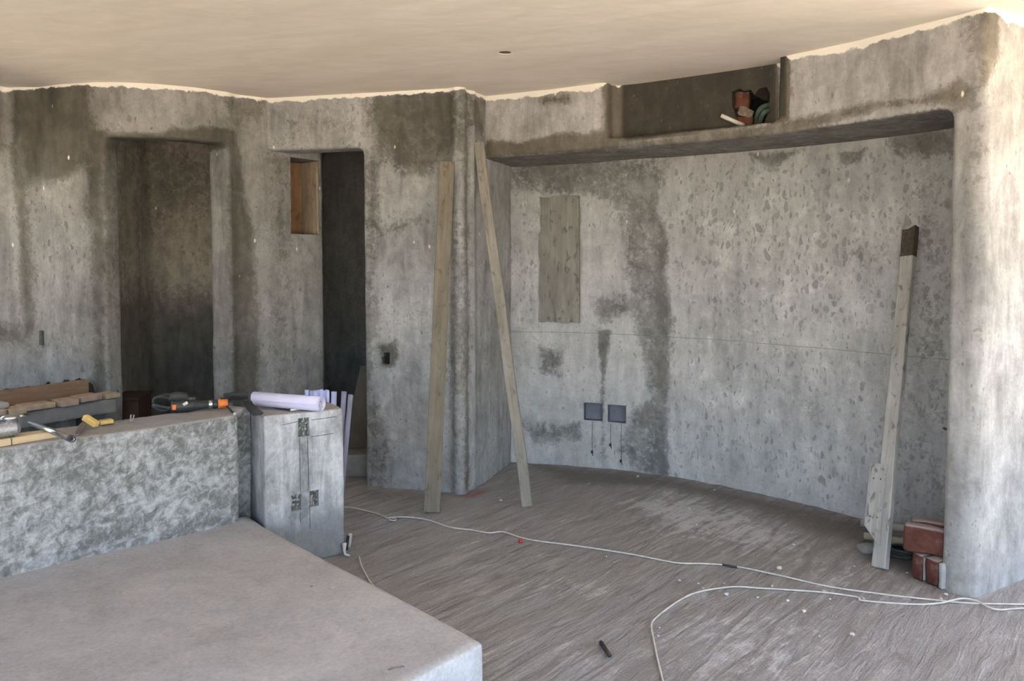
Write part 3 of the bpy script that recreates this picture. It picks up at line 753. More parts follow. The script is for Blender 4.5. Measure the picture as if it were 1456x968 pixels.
def ped_mat():
    n = NB('streaked pedestal cement'); geo = n.t.nodes.new('ShaderNodeNewGeometry')
    v = n.noise(n.coord((7, 7, 1.8)), 1.6, 8, .68, .6); m_ = n.noise(n.coord(), 7, 7, .65, .5); f = n.noise(n.coord(), 60, 4, .7)
    col = n.mix(n.lin(n.math('ADD', n.math('MULTIPLY', v, .6), n.math('MULTIPLY', m_, .4)), .38, .62, 0, 1), (.19, .195, .195), (.53, .54, .55))
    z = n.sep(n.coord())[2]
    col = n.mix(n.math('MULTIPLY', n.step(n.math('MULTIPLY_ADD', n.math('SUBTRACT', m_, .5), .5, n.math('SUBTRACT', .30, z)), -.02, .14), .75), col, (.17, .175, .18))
    top = n.mix(m_, (.30, .285, .265), (.38, .36, .34))
    col = n.mix(n.step(n.sep(geo.outputs['Normal'])[2], .5, .9), col, top)
    g = n.lin(f, .3, .7, .88, 1.12); tc = n.t.nodes.new('ShaderNodeCombineColor')
    for i in range(3): n.t.links.new(g, tc.inputs[i])
    return n.done(n.mix(1.0, col, tc.outputs[0], 'MULTIPLY'), .9, n.bump(n.math('ADD', m_, n.math('MULTIPLY', f, .3)), .4, .01))
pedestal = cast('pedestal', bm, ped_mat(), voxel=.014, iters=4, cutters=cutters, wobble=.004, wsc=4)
tag(pedestal, 'square cement pedestal ending the half wall, with three mortar-filled outlet boxes in front', 'pedestal')
for x0_, x1_, y0_, y1_ in ((424, 440, 594, 621), (414, 428, 703, 726), (440, 453, 697, 720)):
    a = ped(x0_, (y0_ + y1_) / 2); b = ped(x1_, (y0_ + y1_) / 2); zt_ = ped((x0_ + x1_) / 2, y0_).z; zb_ = ped((x0_ + x1_) / 2, y1_).z; m_ = (a + b) / 2 + Vector((npd.x, npd.y, 0)) * .028
    pbm = bmesh.new(); rz = Matrix.Rotation(yawd, 3, 'Z'); L = (b - a).length; hh = zt_ - zb_
    r_ = bmesh.ops.create_grid(pbm, x_segments=8, y_segments=12, size=.5)
    for v in pbm.verts:
        x_, y_ = v.co.x * L, v.co.y * hh
        d_ = .012 * noise.noise(Vector((x_ * 90, y_ * 90, x0_)))
        v.co = rz @ Vector((x_, d_, y_)) + Vector((m_.x, m_.y, (zt_ + zb_) / 2))
    obj('outlet_box', pbm, M['mortar_dark'], pedestal, True)
sc_ = simple('scored line', (.13, .13, .125), (.09, .09, .085))
for pts in (((401, 604), (424, 599)), ((443, 597), (478, 592)), ((442, 621), (474, 616)), ((426, 622), (427, 700)), ((437, 622), (439, 693)), ((426, 727), (428, 745)), ((440, 720), (441, 752))):
    a = ped(*pts[0]); b = ped(*pts[1]); lb = bmesh.new(); off = Vector((npd.x, npd.y, 0)) * -.002
    mid_ = (a + b) / 2; d_ = (b - a); L = d_.length
    ang = math.atan2(d_.z, math.hypot(d_.x, d_.y))
    add_box(lb, mid_.x + off.x, mid_.y + off.y, mid_.z, L, .004, .0018, Matrix.Rotation(yawd, 3, 'Z') @ Matrix.Rotation(-ang, 3, 'Y'))
    obj('scored_line', lb, sc_, pedestal)

# ------------------------------------------------------------------ kitchen counter on the left with bricks and board
ZC = .70
kr, kl = atz(166, 565, ZC), atz(27, 587, ZC)
bm = bmesh.new()
prism(bm, [(kr.x, kr.y), (kr.x - .05, 5.07), (-4.3, 5.3), (-4.3, kl.y - .1), (kl.x, kl.y)], ZC - .095, ZC)
counter = cast('kitchen_counter', bm, M['slab'], voxel=.016, iters=2, wobble=.004)
tag(counter, 'bare concrete kitchen counter slab along the left wall, edged with thin bricks', 'counter')
bb = bmesh.new(); prism(bb, [(kr.x - .28, kr.y + .02), (kr.x - .3, 5.0), (-4.2, 5.2), (-4.2, kl.y + .35), (kl.x - .28, kl.y + .30)], 0, ZC - .09)
obj('support', bb, M['wall_dark'], counter)
edge = (kr - kl); eu = edge.normalized(); en = Vector((-eu.y, eu.x, 0))
def thin_brick(px0, px1, ytop, over, mat, label, z=0.0, dep=.13, th=.032, tilt=0.0, seed=0):
    a = atz(px0, ytop, ZC + z + th); b = atz(px1, ytop, ZC + z + th)
    # project on the slab edge direction
    t0 = (onwall(px0, ytop, [(kl.x, kl.y), (kr.x, kr.y)]) - kl).dot(eu); t1 = (onwall(px1, ytop, [(kl.x, kl.y), (kr.x, kr.y)]) - kl).dot(eu)
    c_ = kl + eu * ((t0 + t1) / 2) + en * (dep / 2 - over); c_.z = ZC + z + th / 2 + .001
    bb = bmesh.new(); add_box(bb, 0, 0, 0, abs(t1 - t0) - .010, dep, th, None, .004, 1); rough(bb.verts, .0026, 30, seed + px0)
    o = obj('thin_brick', bb, mat); o.location = c_; o.rotation_euler = (0, 0, math.atan2(eu.y, eu.x) + tilt)
    return tag(o, label, 'brick', 'thin bricks along the edge of the kitchen counter')
spec = [(147, 171, 560, .012, 'tan_brick2', 'thin tan brick at the doorway end of the kitchen counter edge'),
        (119, 146, 562, .008, 'tan_brick', 'thin tan brick second from the doorway on the kitchen counter edge'),
        (107, 133, 566, .055, 'tan_brick', 'thin pinkish brick pushed out over the kitchen counter edge, right one of the pair'),
        (80, 107, 568, .06, 'tan_brick', 'thin pinkish brick pushed out over the kitchen counter edge, left one of the pair'),
        (48, 79, 571, .012, 'tan_brick2', 'dull thin brick just left of the pair pushed out over the counter edge'),
        (29, 57, 577, .05, 'tan_brick', 'thin reddish tan brick above the steel grinder, beside the yellow edged one'),
        (5, 33, 580, .055, 'tan_brick2', 'thin brick with a yellow front edge on the kitchen counter'),
        (-20, 5, 584, .05, 'tan_brick', 'thin brick cut by the left edge of the picture')]
prevt = None
for i, (p0, p1, yt, ov, mt, lb) in enumerate(spec):
    thin_brick(p0, p1, yt, ov, M[mt], lb, seed=i, tilt=(.03, -.03, .02, -.03, .04, -.03, .03, -.02)[i], z=(.0, .004, .010, .002, .0, .008, .0, .006)[i], th=(.028, .032, .034, .036, .03, .032, .034, .034)[i])
o = thin_brick(-15, 17, 574, -.02, M['grey_brick'], 'grey thin brick lying on top of the counter edge bricks at the far left', z=.034, dep=.11)
# brown board on edge behind the bricks
b0 = atz(-60, 582, ZC); b1 = atz(118, 564, ZC)
a_ = kl + eu * ((b1 - kl).dot(eu)) + en * .155; a_.z = ZC + .006
b_ = kl + eu * (-.75) + en * .155; b_.z = ZC + .006
L = (b_ - a_).length; bb = bmesh.new(); add_box(bb, 0, 0, L / 2, .115, .025, L, None, .003); rough(bb.verts, .002, 20)
o = obj('formwork_board', bb, M['board_brown']); o.matrix_world = Matrix.Translation((a_ + Vector((0, 0, .0575)))) @ Matrix((Vector((0, 0, 1)), en, (b_ - a_).normalized())).transposed().to_4x4() if False else Matrix.Translation(a_ + Vector((0, 0, .0575))) @ Matrix((Vector((0, 0, 1)), (b_ - a_).normalized().cross(Vector((0, 0, 1))), (b_ - a_).normalized())).transposed().to_4x4()
tag(o, 'brown formwork board standing on edge behind the thin bricks on the kitchen counter', 'board')
# black crumpled plastic and dust heap behind the board
bb = bmesh.new(); p0 = kl + eu * .30 + en * .36; p1 = atz(148, 545, ZC + .05)
r_ = bmesh.ops.create_grid(bb, x_segments=46, y_segments=10, size=.5)
pl0 = kl + eu * .02 + en * .27; L = .66
for v in list(bb.verts):
    u_, v_ = v.co.x + .5, v.co.y
    z_ = ZC + .05 + .085 * (1 - (2 * v_) ** 2) * (.5 + .5 * abs(noise.noise(Vector((u_ * 9, v_ * 5, 1))))) + .018 * noise.noise(Vector((u_ * 25, v_ * 16, 4)))
    if abs(v_) > .49 or u_ < .01 or u_ > .99: z_ = ZC + .003
    v.co = pl0 + eu * (u_ * L) + en * (v_ * (.16 + .04 * noise.noise(Vector((u_ * 6, 0, 0))))) ; v.co.z = z_
o = obj('plastic_sheet', bb, M['tar'], None, True); tag(o, 'black crumpled plastic bunched on the kitchen counter behind the brown board', 'plastic sheet')
bb = bmesh.new(); bmesh.ops.create_uvsphere(bb, u_segments=24, v_segments=12, radius=1)
hx = kl + eu * -.20 + en * .32
for v in bb.verts:
    v.co = Vector((v.co.x * .26, v.co.y * .10, max(v.co.z, -.02) * .115 + .01 * noise.noise(v.co * 6)))
    v.co = Matrix.Rotation(math.atan2(eu.y, eu.x), 3, 'Z') @ v.co + Vector((hx.x, hx.y, ZC + .004))
o = obj('dust_heap', bb, M['rubble'], None, True); tag(o, 'grey heap of cement rubble on the kitchen counter at the left edge of the picture', 'rubble'); o['kind'] = 'stuff'

# dark box in the wide doorway
wb = empty('wooden_box', (-2.66, 5.38, 0), .12)
bx_ = bmesh.new(); add_box(bx_, 0, 0, .32, .17, .26, .62, None, .004); obj('body', bx_, M['red_wood'], wb)
bx_ = bmesh.new(); add_box(bx_, 0, 0, .645, .19, .28, .022, None, .004); obj('lid', bx_, M['red_wood'], wb)
tag(wb, 'dark brown wooden box standing in the wide doorway behind the half wall', 'box')

# ------------------------------------------------------------------ steps behind the narrow doorway
stp = empty('concrete_steps', (-1.15, 5.8, 0))
def stepbox(x0_, x1_, y0_, y1_, z0_, z1_, name):
    b_ = bmesh.new(); add_box(b_, (x0_ + x1_) / 2 + 1.15, (y0_ + y1_) / 2 - 5.8, (z0_ + z1_) / 2, x1_ - x0_, y1_ - y0_, z1_ - z0_, None, .01, 2)
    obj(name, b_, M['step'], stp)
stepbox(-1.36, -.75, 5.61, 5.9, 0, .165, 'step')
stepbox(-1.34, -.75, 5.86, 6.2, 0, .33, 'step')
stepbox(-1.32, -.75, 6.16, 6.85, 0, .50, 'step')
tag(stp, 'bare concrete steps rising in the dark behind the narrow doorway', 'steps')
bb = bmesh.new(); prism(bb, [(0, 0), (.30, 0), (.30, .62), (.13, .62)], -.012, .012)
ob = obj('stair_board', bb, simple('dim brown panel', (.13, .115, .095), (.095, .085, .07), 10))
p = aty(489, 647, 5.85); ob.matrix_world = Matrix.Translation((p.x, 5.80, .17)) @ Matrix.Rotation(math.radians(90 - 8), 4, 'X')
tag(ob, 'slanted brownish panel standing on the first step in the narrow doorway', 'panel')

# ------------------------------------------------------------------ leaning planks
def plank(name, mat, p0, p1, width, thick, facing, label, cat='plank', seed=0, warp=.004, nseg=26, tip=0.0):
    p0 = Vector(p0); p1 = Vector(p1); L = (p1 - p0).length
    bb = bmesh.new(); vs = add_box(bb, 0, thick / 2, L / 2, width, thick, L, None, min(thick, width) * .12, 1)
    for i in range(1, nseg):
        bmesh.ops.bisect_plane(bb, geom=bb.verts[:] + bb.edges[:] + bb.faces[:], plane_co=(0, 0, L * i / nseg), plane_no=(0, 0, 1))
    for v in bb.verts:
        n_ = noise.noise_vector(Vector((seed, v.co.x * 3, v.co.z * 2.2)))
        n2 = noise.noise_vector(Vector((seed + 5, v.co.x * 60, v.co.z * 16)))
        v.co += Vector((n_.x * warp * 1.6 + n2.x * .0014, n_.y * warp * .5, 0))
        if tip and v.co.z > L - .001: v.co.z += v.co.x * tip
    o = obj(name, bb, mat); o.matrix_world = axis_matrix(p0, p1, facing)
    return tag(o, label, cat)
b0 = floor_at(614, 730); t0 = onwall(637, 231, PC) + Vector((.0, -.065, 0))
plank('plank', M['plank_a'], b0 + Vector((0, 0, .006)), t0, .100, .025, (0.05, -1, 0), 'wide olive grey plank leaning on the wall left of the projecting corner', seed=1)
b0 = floor_at(749.5, 722); t0 = onwall(678, 205, PC) + Vector((.012, -.078, 0))
plank('batten', M['plank_b'], b0 + Vector((0, 0, .006)), t0, .068, .028, (-.25, -1, 0), 'long thin pale batten leaning diagonally across the projecting corner', 'plank', seed=2, tip=-.3)
b0 = floor_at(1247, 809); t0 = onwall(1299, 327, PBK) + Vector((-.058, -.055, 0))
facing3 = (-1.5, -1, 0)
pk = plank('batten', M['plank_c'], b0 + Vector((0, 0, .008)), t0, .074, .042, facing3, 'cement crusted batten with a dark top leaning in the niche beside the red bricks', 'plank', seed=3, tip=.5)
Lp_ = (t0 - b0).length
bb = bmesh.new(); vs = add_box(bb, 0, .021, Lp_ - .085, .0755, .0445, .17, None, .003)
for i in range(1, 8): bmesh.ops.bisect_plane(bb, geom=bb.verts[:] + bb.edges[:] + bb.faces[:], plane_co=(0, 0, Lp_ - .17 * i / 8), plane_no=(0, 0, 1))
for v in bb.verts:
    n_ = noise.noise_vector(Vector((3, v.co.x * 3, v.co.z * 2.2))); v.co += Vector((n_.x * .0064, n_.y * .002, 0))
    if v.co.z > Lp_ - .001: v.co.z += v.co.x * .5
    v.co += noise.noise_vector(v.co * 60) * .002
tb = obj('tarred_end', bb, simple('dark tarred wood', (.10, .085, .065), (.05, .042, .035), 60, .9, bump=.8), pk); tb['label'] = 'dark stained top end'
bb = bmesh.new()   # short board nailed along the foot
prism(bb, [(-.055, -.016), (.035, -.016), (.035, 0), (-.055, 0)], .155, .53)
for v in bb.verts:
    if v.co.z < .2: v.co.z += (-.09 * (v.co.x + .055) / .09 + .045)
    v.co += Vector((-.028, 0, 0)) + noise.noise_vector(v.co * 25) * .002
sbd = obj('short_board', bb, M['plank_c'], pk); sbd['label'] = 'short wide board nailed on near the foot'
for z_ in (.25, .45):
    for x_ in (-.055, -.015):
        nbm = bmesh.new(); lathe(nbm, [(.004, 0), (.004, .003)], 8, Matrix.Translation((x_, -.0155, z_)) @ Matrix.Rotation(math.radians(90), 4, 'X')); obj('nail', nbm, M['black_plastic'], sbd)
# board stuck flat on the niche wall
a = onwall(797, 280, PBK); b = onwall(797, 458, PBK); dirw = Vector((PBK[4][0] - PBK[2][0], PBK[4][1] - PBK[2][1], 0)).normalized(); nw = Vector((dirw.y, -dirw.x, 0))
Wb = (onwall(826, 370, PBK) - onwall(768, 370, PBK)).length; Hb = a.z - b.z
bb = bmesh.new(); bmesh.ops.create_grid(bb, x_segments=14, y_segments=40, size=.5)
for v in bb.verts: v.co = Vector((v.co.x * Wb, 0, v.co.y * Hb))
ex = bmesh.ops.extrude_face_region(bb, geom=bb.faces[:])
for v in [g for g in ex['geom'] if isinstance(g, bmesh.types.BMVert)]: v.co.y += .028
for v in bb.verts:
    n_ = noise.noise(Vector((v.co.z * 14, v.co.x * 2, 2)))
    if v.co.x < -Wb * .45: v.co.x += n_ * .012 + (.012 if v.co.z > Hb * .2 else 0)
    if v.co.x > Wb * .45: v.co.x += noise.noise(Vector((v.co.z * 8, 7, 2))) * .004
    if abs(v.co.z) > Hb * .48: v.co.z += noise.noise(Vector((v.co.x * 35, 3, v.co.z))) * .010
    v.co.y += noise.noise(Vector((v.co.x * 12, 1, v.co.z * 6))) * .003
# splits in the lower end
for v in bb.verts:
    for cx_, hgt in ((-.045, .11), (.09, .06)):
        k = (v.co.z + Hb / 2) / hgt
        if 0 <= k < 1 and abs(v.co.x - cx_) < .012 and v.co.y < .02: v.co.y += .02 * (1 - k)
wbd = obj('board', bb, M['board'], None, False); m_ = (a + b) / 2
wbd.matrix_world = Matrix.Translation(m_ + nw * .042) @ Matrix.Rotation(math.atan2(dirw.y, dirw.x), 4, 'Z') @ Matrix.Rotation(math.radians(-.4), 4, 'Y')
tag(wbd, 'rectangular cement crusted board with a split lower end fixed on the niche wall', 'board')
wbd_n = bmesh.new()
# ------------------------------------------------------------------ red bricks by the pillar
def brick_at(pfl, pfr, z0, L=None, w=.07, h=.14, length=.28, label='', seed=0, face='long'):
    d = (pfr - pfl); d.z = 0; u_ = d.normalized(); n_ = Vector((-u_.y, u_.x, 0))
    ln, dp_ = (length, w) if face == 'long' else (w, length)
    c_ = pfl + u_ * (ln / 2) + n_ * (dp_ / 2)
    bb = bmesh.new(); add_box(bb, 0, 0, 0, ln, dp_, h, None, .016, 3)
    bmesh.ops.subdivide_edges(bb, edges=[e for e in bb.edges if e.calc_length() > .05], cuts=4, use_grid_fill=True)
    rough(bb.verts, .007, 14, seed); rough(bb.verts, .003, 60, seed)
    o = obj('brick', bb, M['brick'], None, True); o.location = (c_.x, c_.y, z0 + h / 2 + .003); o.rotation_euler = (0, 0, math.atan2(u_.y, u_.x))
    return tag(o, label, 'brick', 'red bricks at the foot of the pillar')
lf, rf = floor_at(1294, 821), floor_at(1338, 840)
u_ = (rf - lf).normalized(); n_ = Vector((-u_.y, u_.x, 0)); tw = (rf - lf).length
wbr = .068
k1 = brick_at(lf, rf, 0, w=wbr, h=.135, face='end', label='red brick on its edge at the bottom of the stack, farther from the pillar', seed=2)
k2 = brick_at(lf + u_ * (wbr + .010), rf, 0, w=wbr + .004, h=.135, face='end', label='red brick with a grey mortar side at the bottom of the stack, against the pillar', seed=5)
mb = bmesh.new(); add_box(mb, (wbr / 2 + .016), -.004, -.002, .022, .27, .125, None, .006); bmesh.ops.subdivide_edges(mb, edges=mb.edges[:], cuts=2); rough(mb.verts, .004, 30)
obj('mortar', mb, M['mortar'], k2, True)
mb = bmesh.new(); add_box(mb, -(wbr / 2 + .006), -.002, .0, .004, .27, .115, None, .001); rough(mb.verts, .001, 40); obj('mortar_joint', mb, M['mortar'], k2)
tl, tr = atz(1284, 781, .148), atz(1347, 793, .148)
up1 = brick_at(tl, tr, .138, h=.135, label='largest looking red brick lying on the pair, front one of the upper two', seed=9)
u2 = (tr - tl).normalized(); n2 = Vector((-u2.y, u2.x, 0))
up2 = brick_at(tl + n2 * .085 + u2 * .02, tr + n2 * .085, .138, h=.142, label='red brick half hidden behind the front upper brick, only its dusty top showing', seed=13)
# pipes, coil and stone behind
bb = bmesh.new(); p = floor_at(1262, 768); tube(bb, [Vector((2.02, 4.42, .075)), Vector((2.52, 4.15, .080))], .022, 14, .75)
tag(obj('grey_pipe', bb, simple('grey pipe', (.36, .35, .33), (.27, .26, .25)), None, True), 'short grey pipe lying behind the leaning batten, above the yellowed one', 'pipe')
bb = bmesh.new(); tube(bb, [Vector((2.0, 4.33, .030)), Vector((2.46, 4.06, .034))], .020, 14, .75)
tag(obj('yellowed_pipe', bb, M['pvc_old'], None, True), 'yellowed plastic pipe lying between the leaning batten and the red bricks', 'pipe')
bb = bmesh.new(); pts = []
for i in range(70):
    a_ = i / 70 * 2 * math.pi * 3.2; rr = .075 + .012 * math.sin(a_ * .37)
    pts.append(Vector((2.10 + rr * math.cos(a_), 4.08 + rr * math.sin(a_) * .9, .016 + .014 * i / 22)))
tube(bb, pts, .0085, 8)
tag(obj('hose_coil', bb, M['rubber'], None, True), 'coiled dark hose on the floor between the leaning batten and the red bricks', 'hose')
bb = bmesh.new(); bmesh.ops.create_icosphere(bb, subdivisions=3, radius=.05); rough(bb.verts, .018, 14, 3)
for v in bb.verts: v.co = Vector((v.co.x * 1.1, v.co.y * .8, v.co.z * .55))
so = obj('stone', bb, M['stone'], None, True); p = floor_at(1234, 788); so.location = (p.x + .01, p.y + .03, .024)
tag(so, 'grey stone on the floor just left of the foot of the cement crusted batten', 'stone')

# ------------------------------------------------------------------ conduits in the beam pocket
for i, (pts, lb) in enumerate(((((1066, 181), (1075, 164), (1084, 154), (1094, 146)), 'upper dusty green conduit bending into the broken hole above the niche'),
                               (((1072, 181), (1081, 170), (1089, 160), (1097, 154)), 'lower dusty green conduit bending into the broken hole above the niche'))):
    path = [onwall(x_, y_, PB_) for x_, y_ in pts]
    dep = (.10, .02, -.012, .05) if i == 0 else (.08, .01, -.02, .05)
    path = [p + nh * d_ for p, d_ in zip(path, dep)]
    cp = catmull(path, 10); bb = bmesh.new(); tube(bb, cp, [.0145 + .0016 * (j % 2) for j in range(len(cp))], 12)
    tag(obj('conduit', bb, M['hose_green'], None, True), lb, 'conduit', 'green conduits in the broken hole')
a = onwall(1031, 166, PB_) - nh * .055; b = onwall(1056, 178, PB_) + nh * .02; b.z = LED + .022; a.z = max(a.z, LED + .03)
bb = bmesh.new(); tube(bb, [a, b], .0125, 16, .78)
tag(obj('pvc_pipe', bb, M['pvc'], None, True), 'white plastic pipe end sticking out over the ledge of the beam pocket', 'pipe')

# ------------------------------------------------------------------ cords on the floor
CR = .0041
def cord_path(pts, n=8, z=CR + .003): return catmull([floor_at(*p) + Vector((0, 0, z)) for p in pts], n)
c1 = empty('white_cord', floor_at(740, 766))
def child(name, bm_, mat, par, smooth=True):
    o = obj(name, bm_, mat, par, smooth); o.matrix_parent_inverse = Matrix.Translation(-Vector(par.location)); return o
bb = bmesh.new()
tube(bb, cord_path([(470, 722), (500, 723), (530, 730), (549, 737), (556, 741), (562, 741.5), (563, 739), (556, 737.5), (549, 738.5), (560, 736.5), (585, 737), (610, 741), (640, 751), (670, 755), (695, 759), (715, 757.5), (735, 764), (760, 770), (800, 775), (850, 782), (900, 790), (960, 801.5), (1000, 803), (1040, 806), (1100, 818), (1180, 836), (1250, 846), (1320, 854), (1380, 859.5), (1440, 861), (1520, 862)]), CR, 8)
child('cable', bb, M['cord'], c1)
bb = bmesh.new(); tube(bb, cord_path([(1027, 804.5), (1037, 806), (1048, 808)], 3), CR * 1.35, 8)
o = child('tape_wrap', bb, M['black_plastic'], c1); o['label'] = 'black tape wrapped round the cord'
tag(c1, 'long white cord running across the floor from behind the pedestal to the pillar', 'cord')
c2 = obj('white_cord', bmesh.new(), None); bpy.data.objects.remove(c2)
bb = bmesh.new()
cp2 = cord_path([(946, 985), (940, 960), (934, 935), (929, 910), (926, 892), (930, 883), (945, 870), (965, 856), (985, 846), (1010, 840), (1045, 836), (1080, 838), (1130, 841), (1180, 845), (1219, 851), (1223, 855), (1250, 858), (1300, 861), (1340, 860), (1368, 855.5), (1388, 858), (1404, 866), (1420, 869.5), (1450, 867), (1520, 866)])
xc = floor_at(1340, 858).x, floor_at(1395, 860).x
for p in cp2:
    k_ = (p.x - xc[0]) / (xc[1] - xc[0])
    if -.6 < k_ < 1.6: p.z += .009 * (.5 + .5 * math.cos(math.pi * min(1, abs(k_ - .5) / 1.1)))
tube(bb, cp2, CR, 8)
tag(obj('white_cord', bb, M['cord'], None, True), 'second white cord curving through the foreground floor and bending down out of the picture', 'cord')
bb = bmesh.new(); tube(bb, cord_path([(510.5, 793), (514, 806), (520, 818), (526, 829), (532, 836)]), CR, 8)
tag(obj('cord_piece', bb, M['cord'], None, True), 'short piece of white cord on the floor between the platform and the pedestal', 'cord')
pl = empty('cord_plug', floor_at(492, 790))
bb = bmesh.new(); p = floor_at(490.5, 790); tube(bb, [p + Vector((.03, -.02, .008)), p + Vector((.004, -.01, .010)), p + Vector((-.004, 0, .03)), p + Vector((-.003, 0, .07))], [.006, .007, .008, .013], 8); child('lead', bb, M['cord'], pl)
bb = bmesh.new(); p = floor_at(497, 782); add_box(bb, p.x, p.y, .055, .02, .02, .075, Matrix.Rotation(.15, 3, 'Y'), .004); child('plug_body', bb, M['cord'], pl, False)
bb = bmesh.new(); p = floor_at(494, 784); add_box(bb, p.x, p.y - .004, .05, .016, .012, .08, Matrix.Rotation(.12, 3, 'Y'), .002); child('sleeve', bb, M['black_plastic'], pl, False)
tag(pl, 'white plug with a black sleeve standing at the right foot of the pedestal', 'plug')
bb = bmesh.new(); lathe(bb, [(.013, 0), (.014, .004), (.012, .012), (.006, .014)], 12)
o = obj('red_cap', bb, M['red'], None, True); o.location = floor_at(740, 771) + Vector((0, 0, .002)); tag(o, 'small red plastic cap on the floor touching the long white cord', 'cap')
a = floor_at(854.5, 917) + Vector((0, 0, .012)); b = floor_at(867, 936) + Vector((0, 0, .012)); bb = bmesh.new(); tube(bb, [a, (a + b) / 2, b], .009, 10)
tag(obj('black_rod', bb, M['black_plastic'], None, True), 'short black rod lying on the foreground floor', 'rod')
# bits of mortar on the floor
bits = [(1128, 775, 4), (1165, 905, 3), (1000, 837, 4), (1098, 834, 4), (1172, 842, 5), (1033, 846, 6), (1077, 850, 4), (980, 724, 4), (990, 747, 5), (945, 700, 3), (1108, 809, 7), (1228, 852, 4), (1212, 903, 6), (862, 792, 3), (1030, 830, 3), (712, 712, 4), (1215, 806, 3), (1345, 846, 5), (1338, 852, 4), (1290, 815, 3), (907, 678, 4), (1016, 697, 3), (1200, 705, 4), (1255, 770, 3), (966, 826, 4), (938, 893, 3), (936, 905, 4), (1180, 852, 3), (873, 800, 3), (1120, 855, 5), (1143, 870, 6), (993, 830, 3)]
pmesh = []
marks = [(1035, 806, 'the black tape on the long cord'), (1221, 853, 'the kink in the second white cord'), (867, 926, 'the short black rod'), (749, 722, 'the foot of the diagonal batten'),
         (740, 768, 'the red cap'), (1247, 808, 'the foot of the cement crusted batten'), (1325, 838, 'the bottom red bricks'), (930, 885, 'the sharp bend of the second cord'),
         (945, 676, 'the dark stain edge on the niche wall'), (1070, 838, 'the top of the second cord curve'), (1010, 745, 'the pale dust patch'), (1130, 870, 'the middle of the second cord')]
for k in range(3):
    bb = bmesh.new(); bmesh.ops.create_icosphere(bb, subdivisions=1, radius=1); rough(bb.verts, .35, 1.3, k * 3)
    me = bpy.data.meshes.new('mortar_crumb'); bb.to_mesh(me); bb.free(); me.materials.append(M['pebble']); pmesh.append(me)
for i, (x_, y_, s) in enumerate(bits):
    p = floor_at(x_, y_); o = bpy.data.objects.new('mortar_crumb', pmesh[i % 3]); C.objects.link(o)
    r_ = s * p.length / F * .60; o.scale = (r_, r_ * .85, r_ * .6); o.location = p + Vector((0, 0, r_ * .45)); o.rotation_euler = (0, 0, i * 1.3)
    best = min(marks, key=lambda m_: math.hypot(m_[0] - x_, (m_[1] - y_) * 1.5))
    dx_, dy_ = x_ - best[0], (y_ - best[1]) * 1.5
    side_ = ('right of' if dx_ > 0 else 'left of') if abs(dx_) > abs(dy_) else ('in front of' if dy_ > 0 else 'behind')
    size_ = 'tiny' if s <= 3 else ('small' if s == 4 else 'larger')
    tag(o, f'{size_} pale mortar crumb {side_} {best[2]}', 'crumb', 'mortar crumbs on the floor')
for x_, y_, s, lb in ((473, 836, 4, 'white crumb on the platform near its right edge'), (443, 834, 5, 'dark crumb on the platform left of the white one')):
    p = atz(x_, y_, .25); o = bpy.data.objects.new('mortar_crumb', pmesh[0].copy()); C.objects.link(o); r_ = s * p.length / F * .45
    if 'dark' in lb: o.data.materials[0] = M['stone']
    o.scale = (r_, r_, r_ * .6); o.location = p + Vector((0, 0, r_ * .4)); tag(o, lb, 'crumb')
a = [atz(x_, y_, .25) + Vector((0, 0, .003)) for x_, y_ in ((552, 953), (560, 950), (575, 948))]
bb = bmesh.new(); tube(bb, catmull(a, 5), .0022, 6); tag(obj('twig', bb, M['blade'], None, True), 'small bent twig on the platform near its front corner', 'twig')

# ------------------------------------------------------------------ on the pedestal
ZT = .80
def topp(px, py, dz=0.0): p = atz(px, py, ZT + dz); return p
a = topp(364, 568, .040); b = topp(457, 575.5, .040); b = Vector((b.x, b.y, ZT + .043)); a = Vector((a.x, a.y, ZT + .043))
pr = empty('paper_roll', (a + b) / 2); u_ = (b - a).normalized()
bb = bmesh.new(); n_ = 3
# outer sheet as a scroll so that the layers show at the end
def scroll(bb, a, b, r0, turns, rstep, seg=36, flare=0.0):
    u_ = (b - a).normalized(); v_ = u_.cross(Vector((0, 0, 1))).normalized(); w_ = v_.cross(u_); N = int(seg * turns); ra = []
    for i in range(N + 1):
        th = 2 * math.pi * i / seg; r = r0 - rstep * i / seg
        d = v_ * math.cos(th) + w_ * math.sin(th)
        ra.append([bb.verts.new(a + d * r - u_ * (.012 * math.sin(th) + flare * i / N)), bb.verts.new(a.lerp(b, .5) + d * r), bb.verts.new(b + d * r * 1.0)])
    for p_, q_ in zip(ra, ra[1:]):
        bb.faces.new((p_[0], q_[0], q_[1], p_[1])); bb.faces.new((p_[1], q_[1], q_[2], p_[2]))
scroll(bb, a, b, .041, 3.6, .0055)
o = child('sheet', bb, M['paper'], pr); sm = o.modifiers.new('thick', 'SOLIDIFY'); sm.thickness = .0012
bb = bmesh.new(); tube(bb, [a + u_ * .01, b - u_ * .006], .024, 20, .55); child('inner_roll', bb, M['paper_end'], pr)
tag(pr, 'thick roll of lavender white paper lying across the top of the pedestal', 'paper roll')
bb = bmesh.new(); a = topp(413, 583, .006); b = topp(428, 581, .006); tube(bb, [a, b], .006, 8)
pc = obj('pencil_stub', bb, M['pvc'], None, True); tag(pc, 'short white stick lying under the thick paper roll', 'stick')
bb = bmesh.new(); tube(bb, catmull([topp(385, 578, .003), topp(395, 581, .003), topp(405, 582, .003), topp(412, 583.5, .003), topp(412.5, 580, .004)], 6), .0022, 6)
tag(obj('wire', bb, M['black_plastic'], None, True), 'thin black wire lying under the thick paper roll', 'wire')
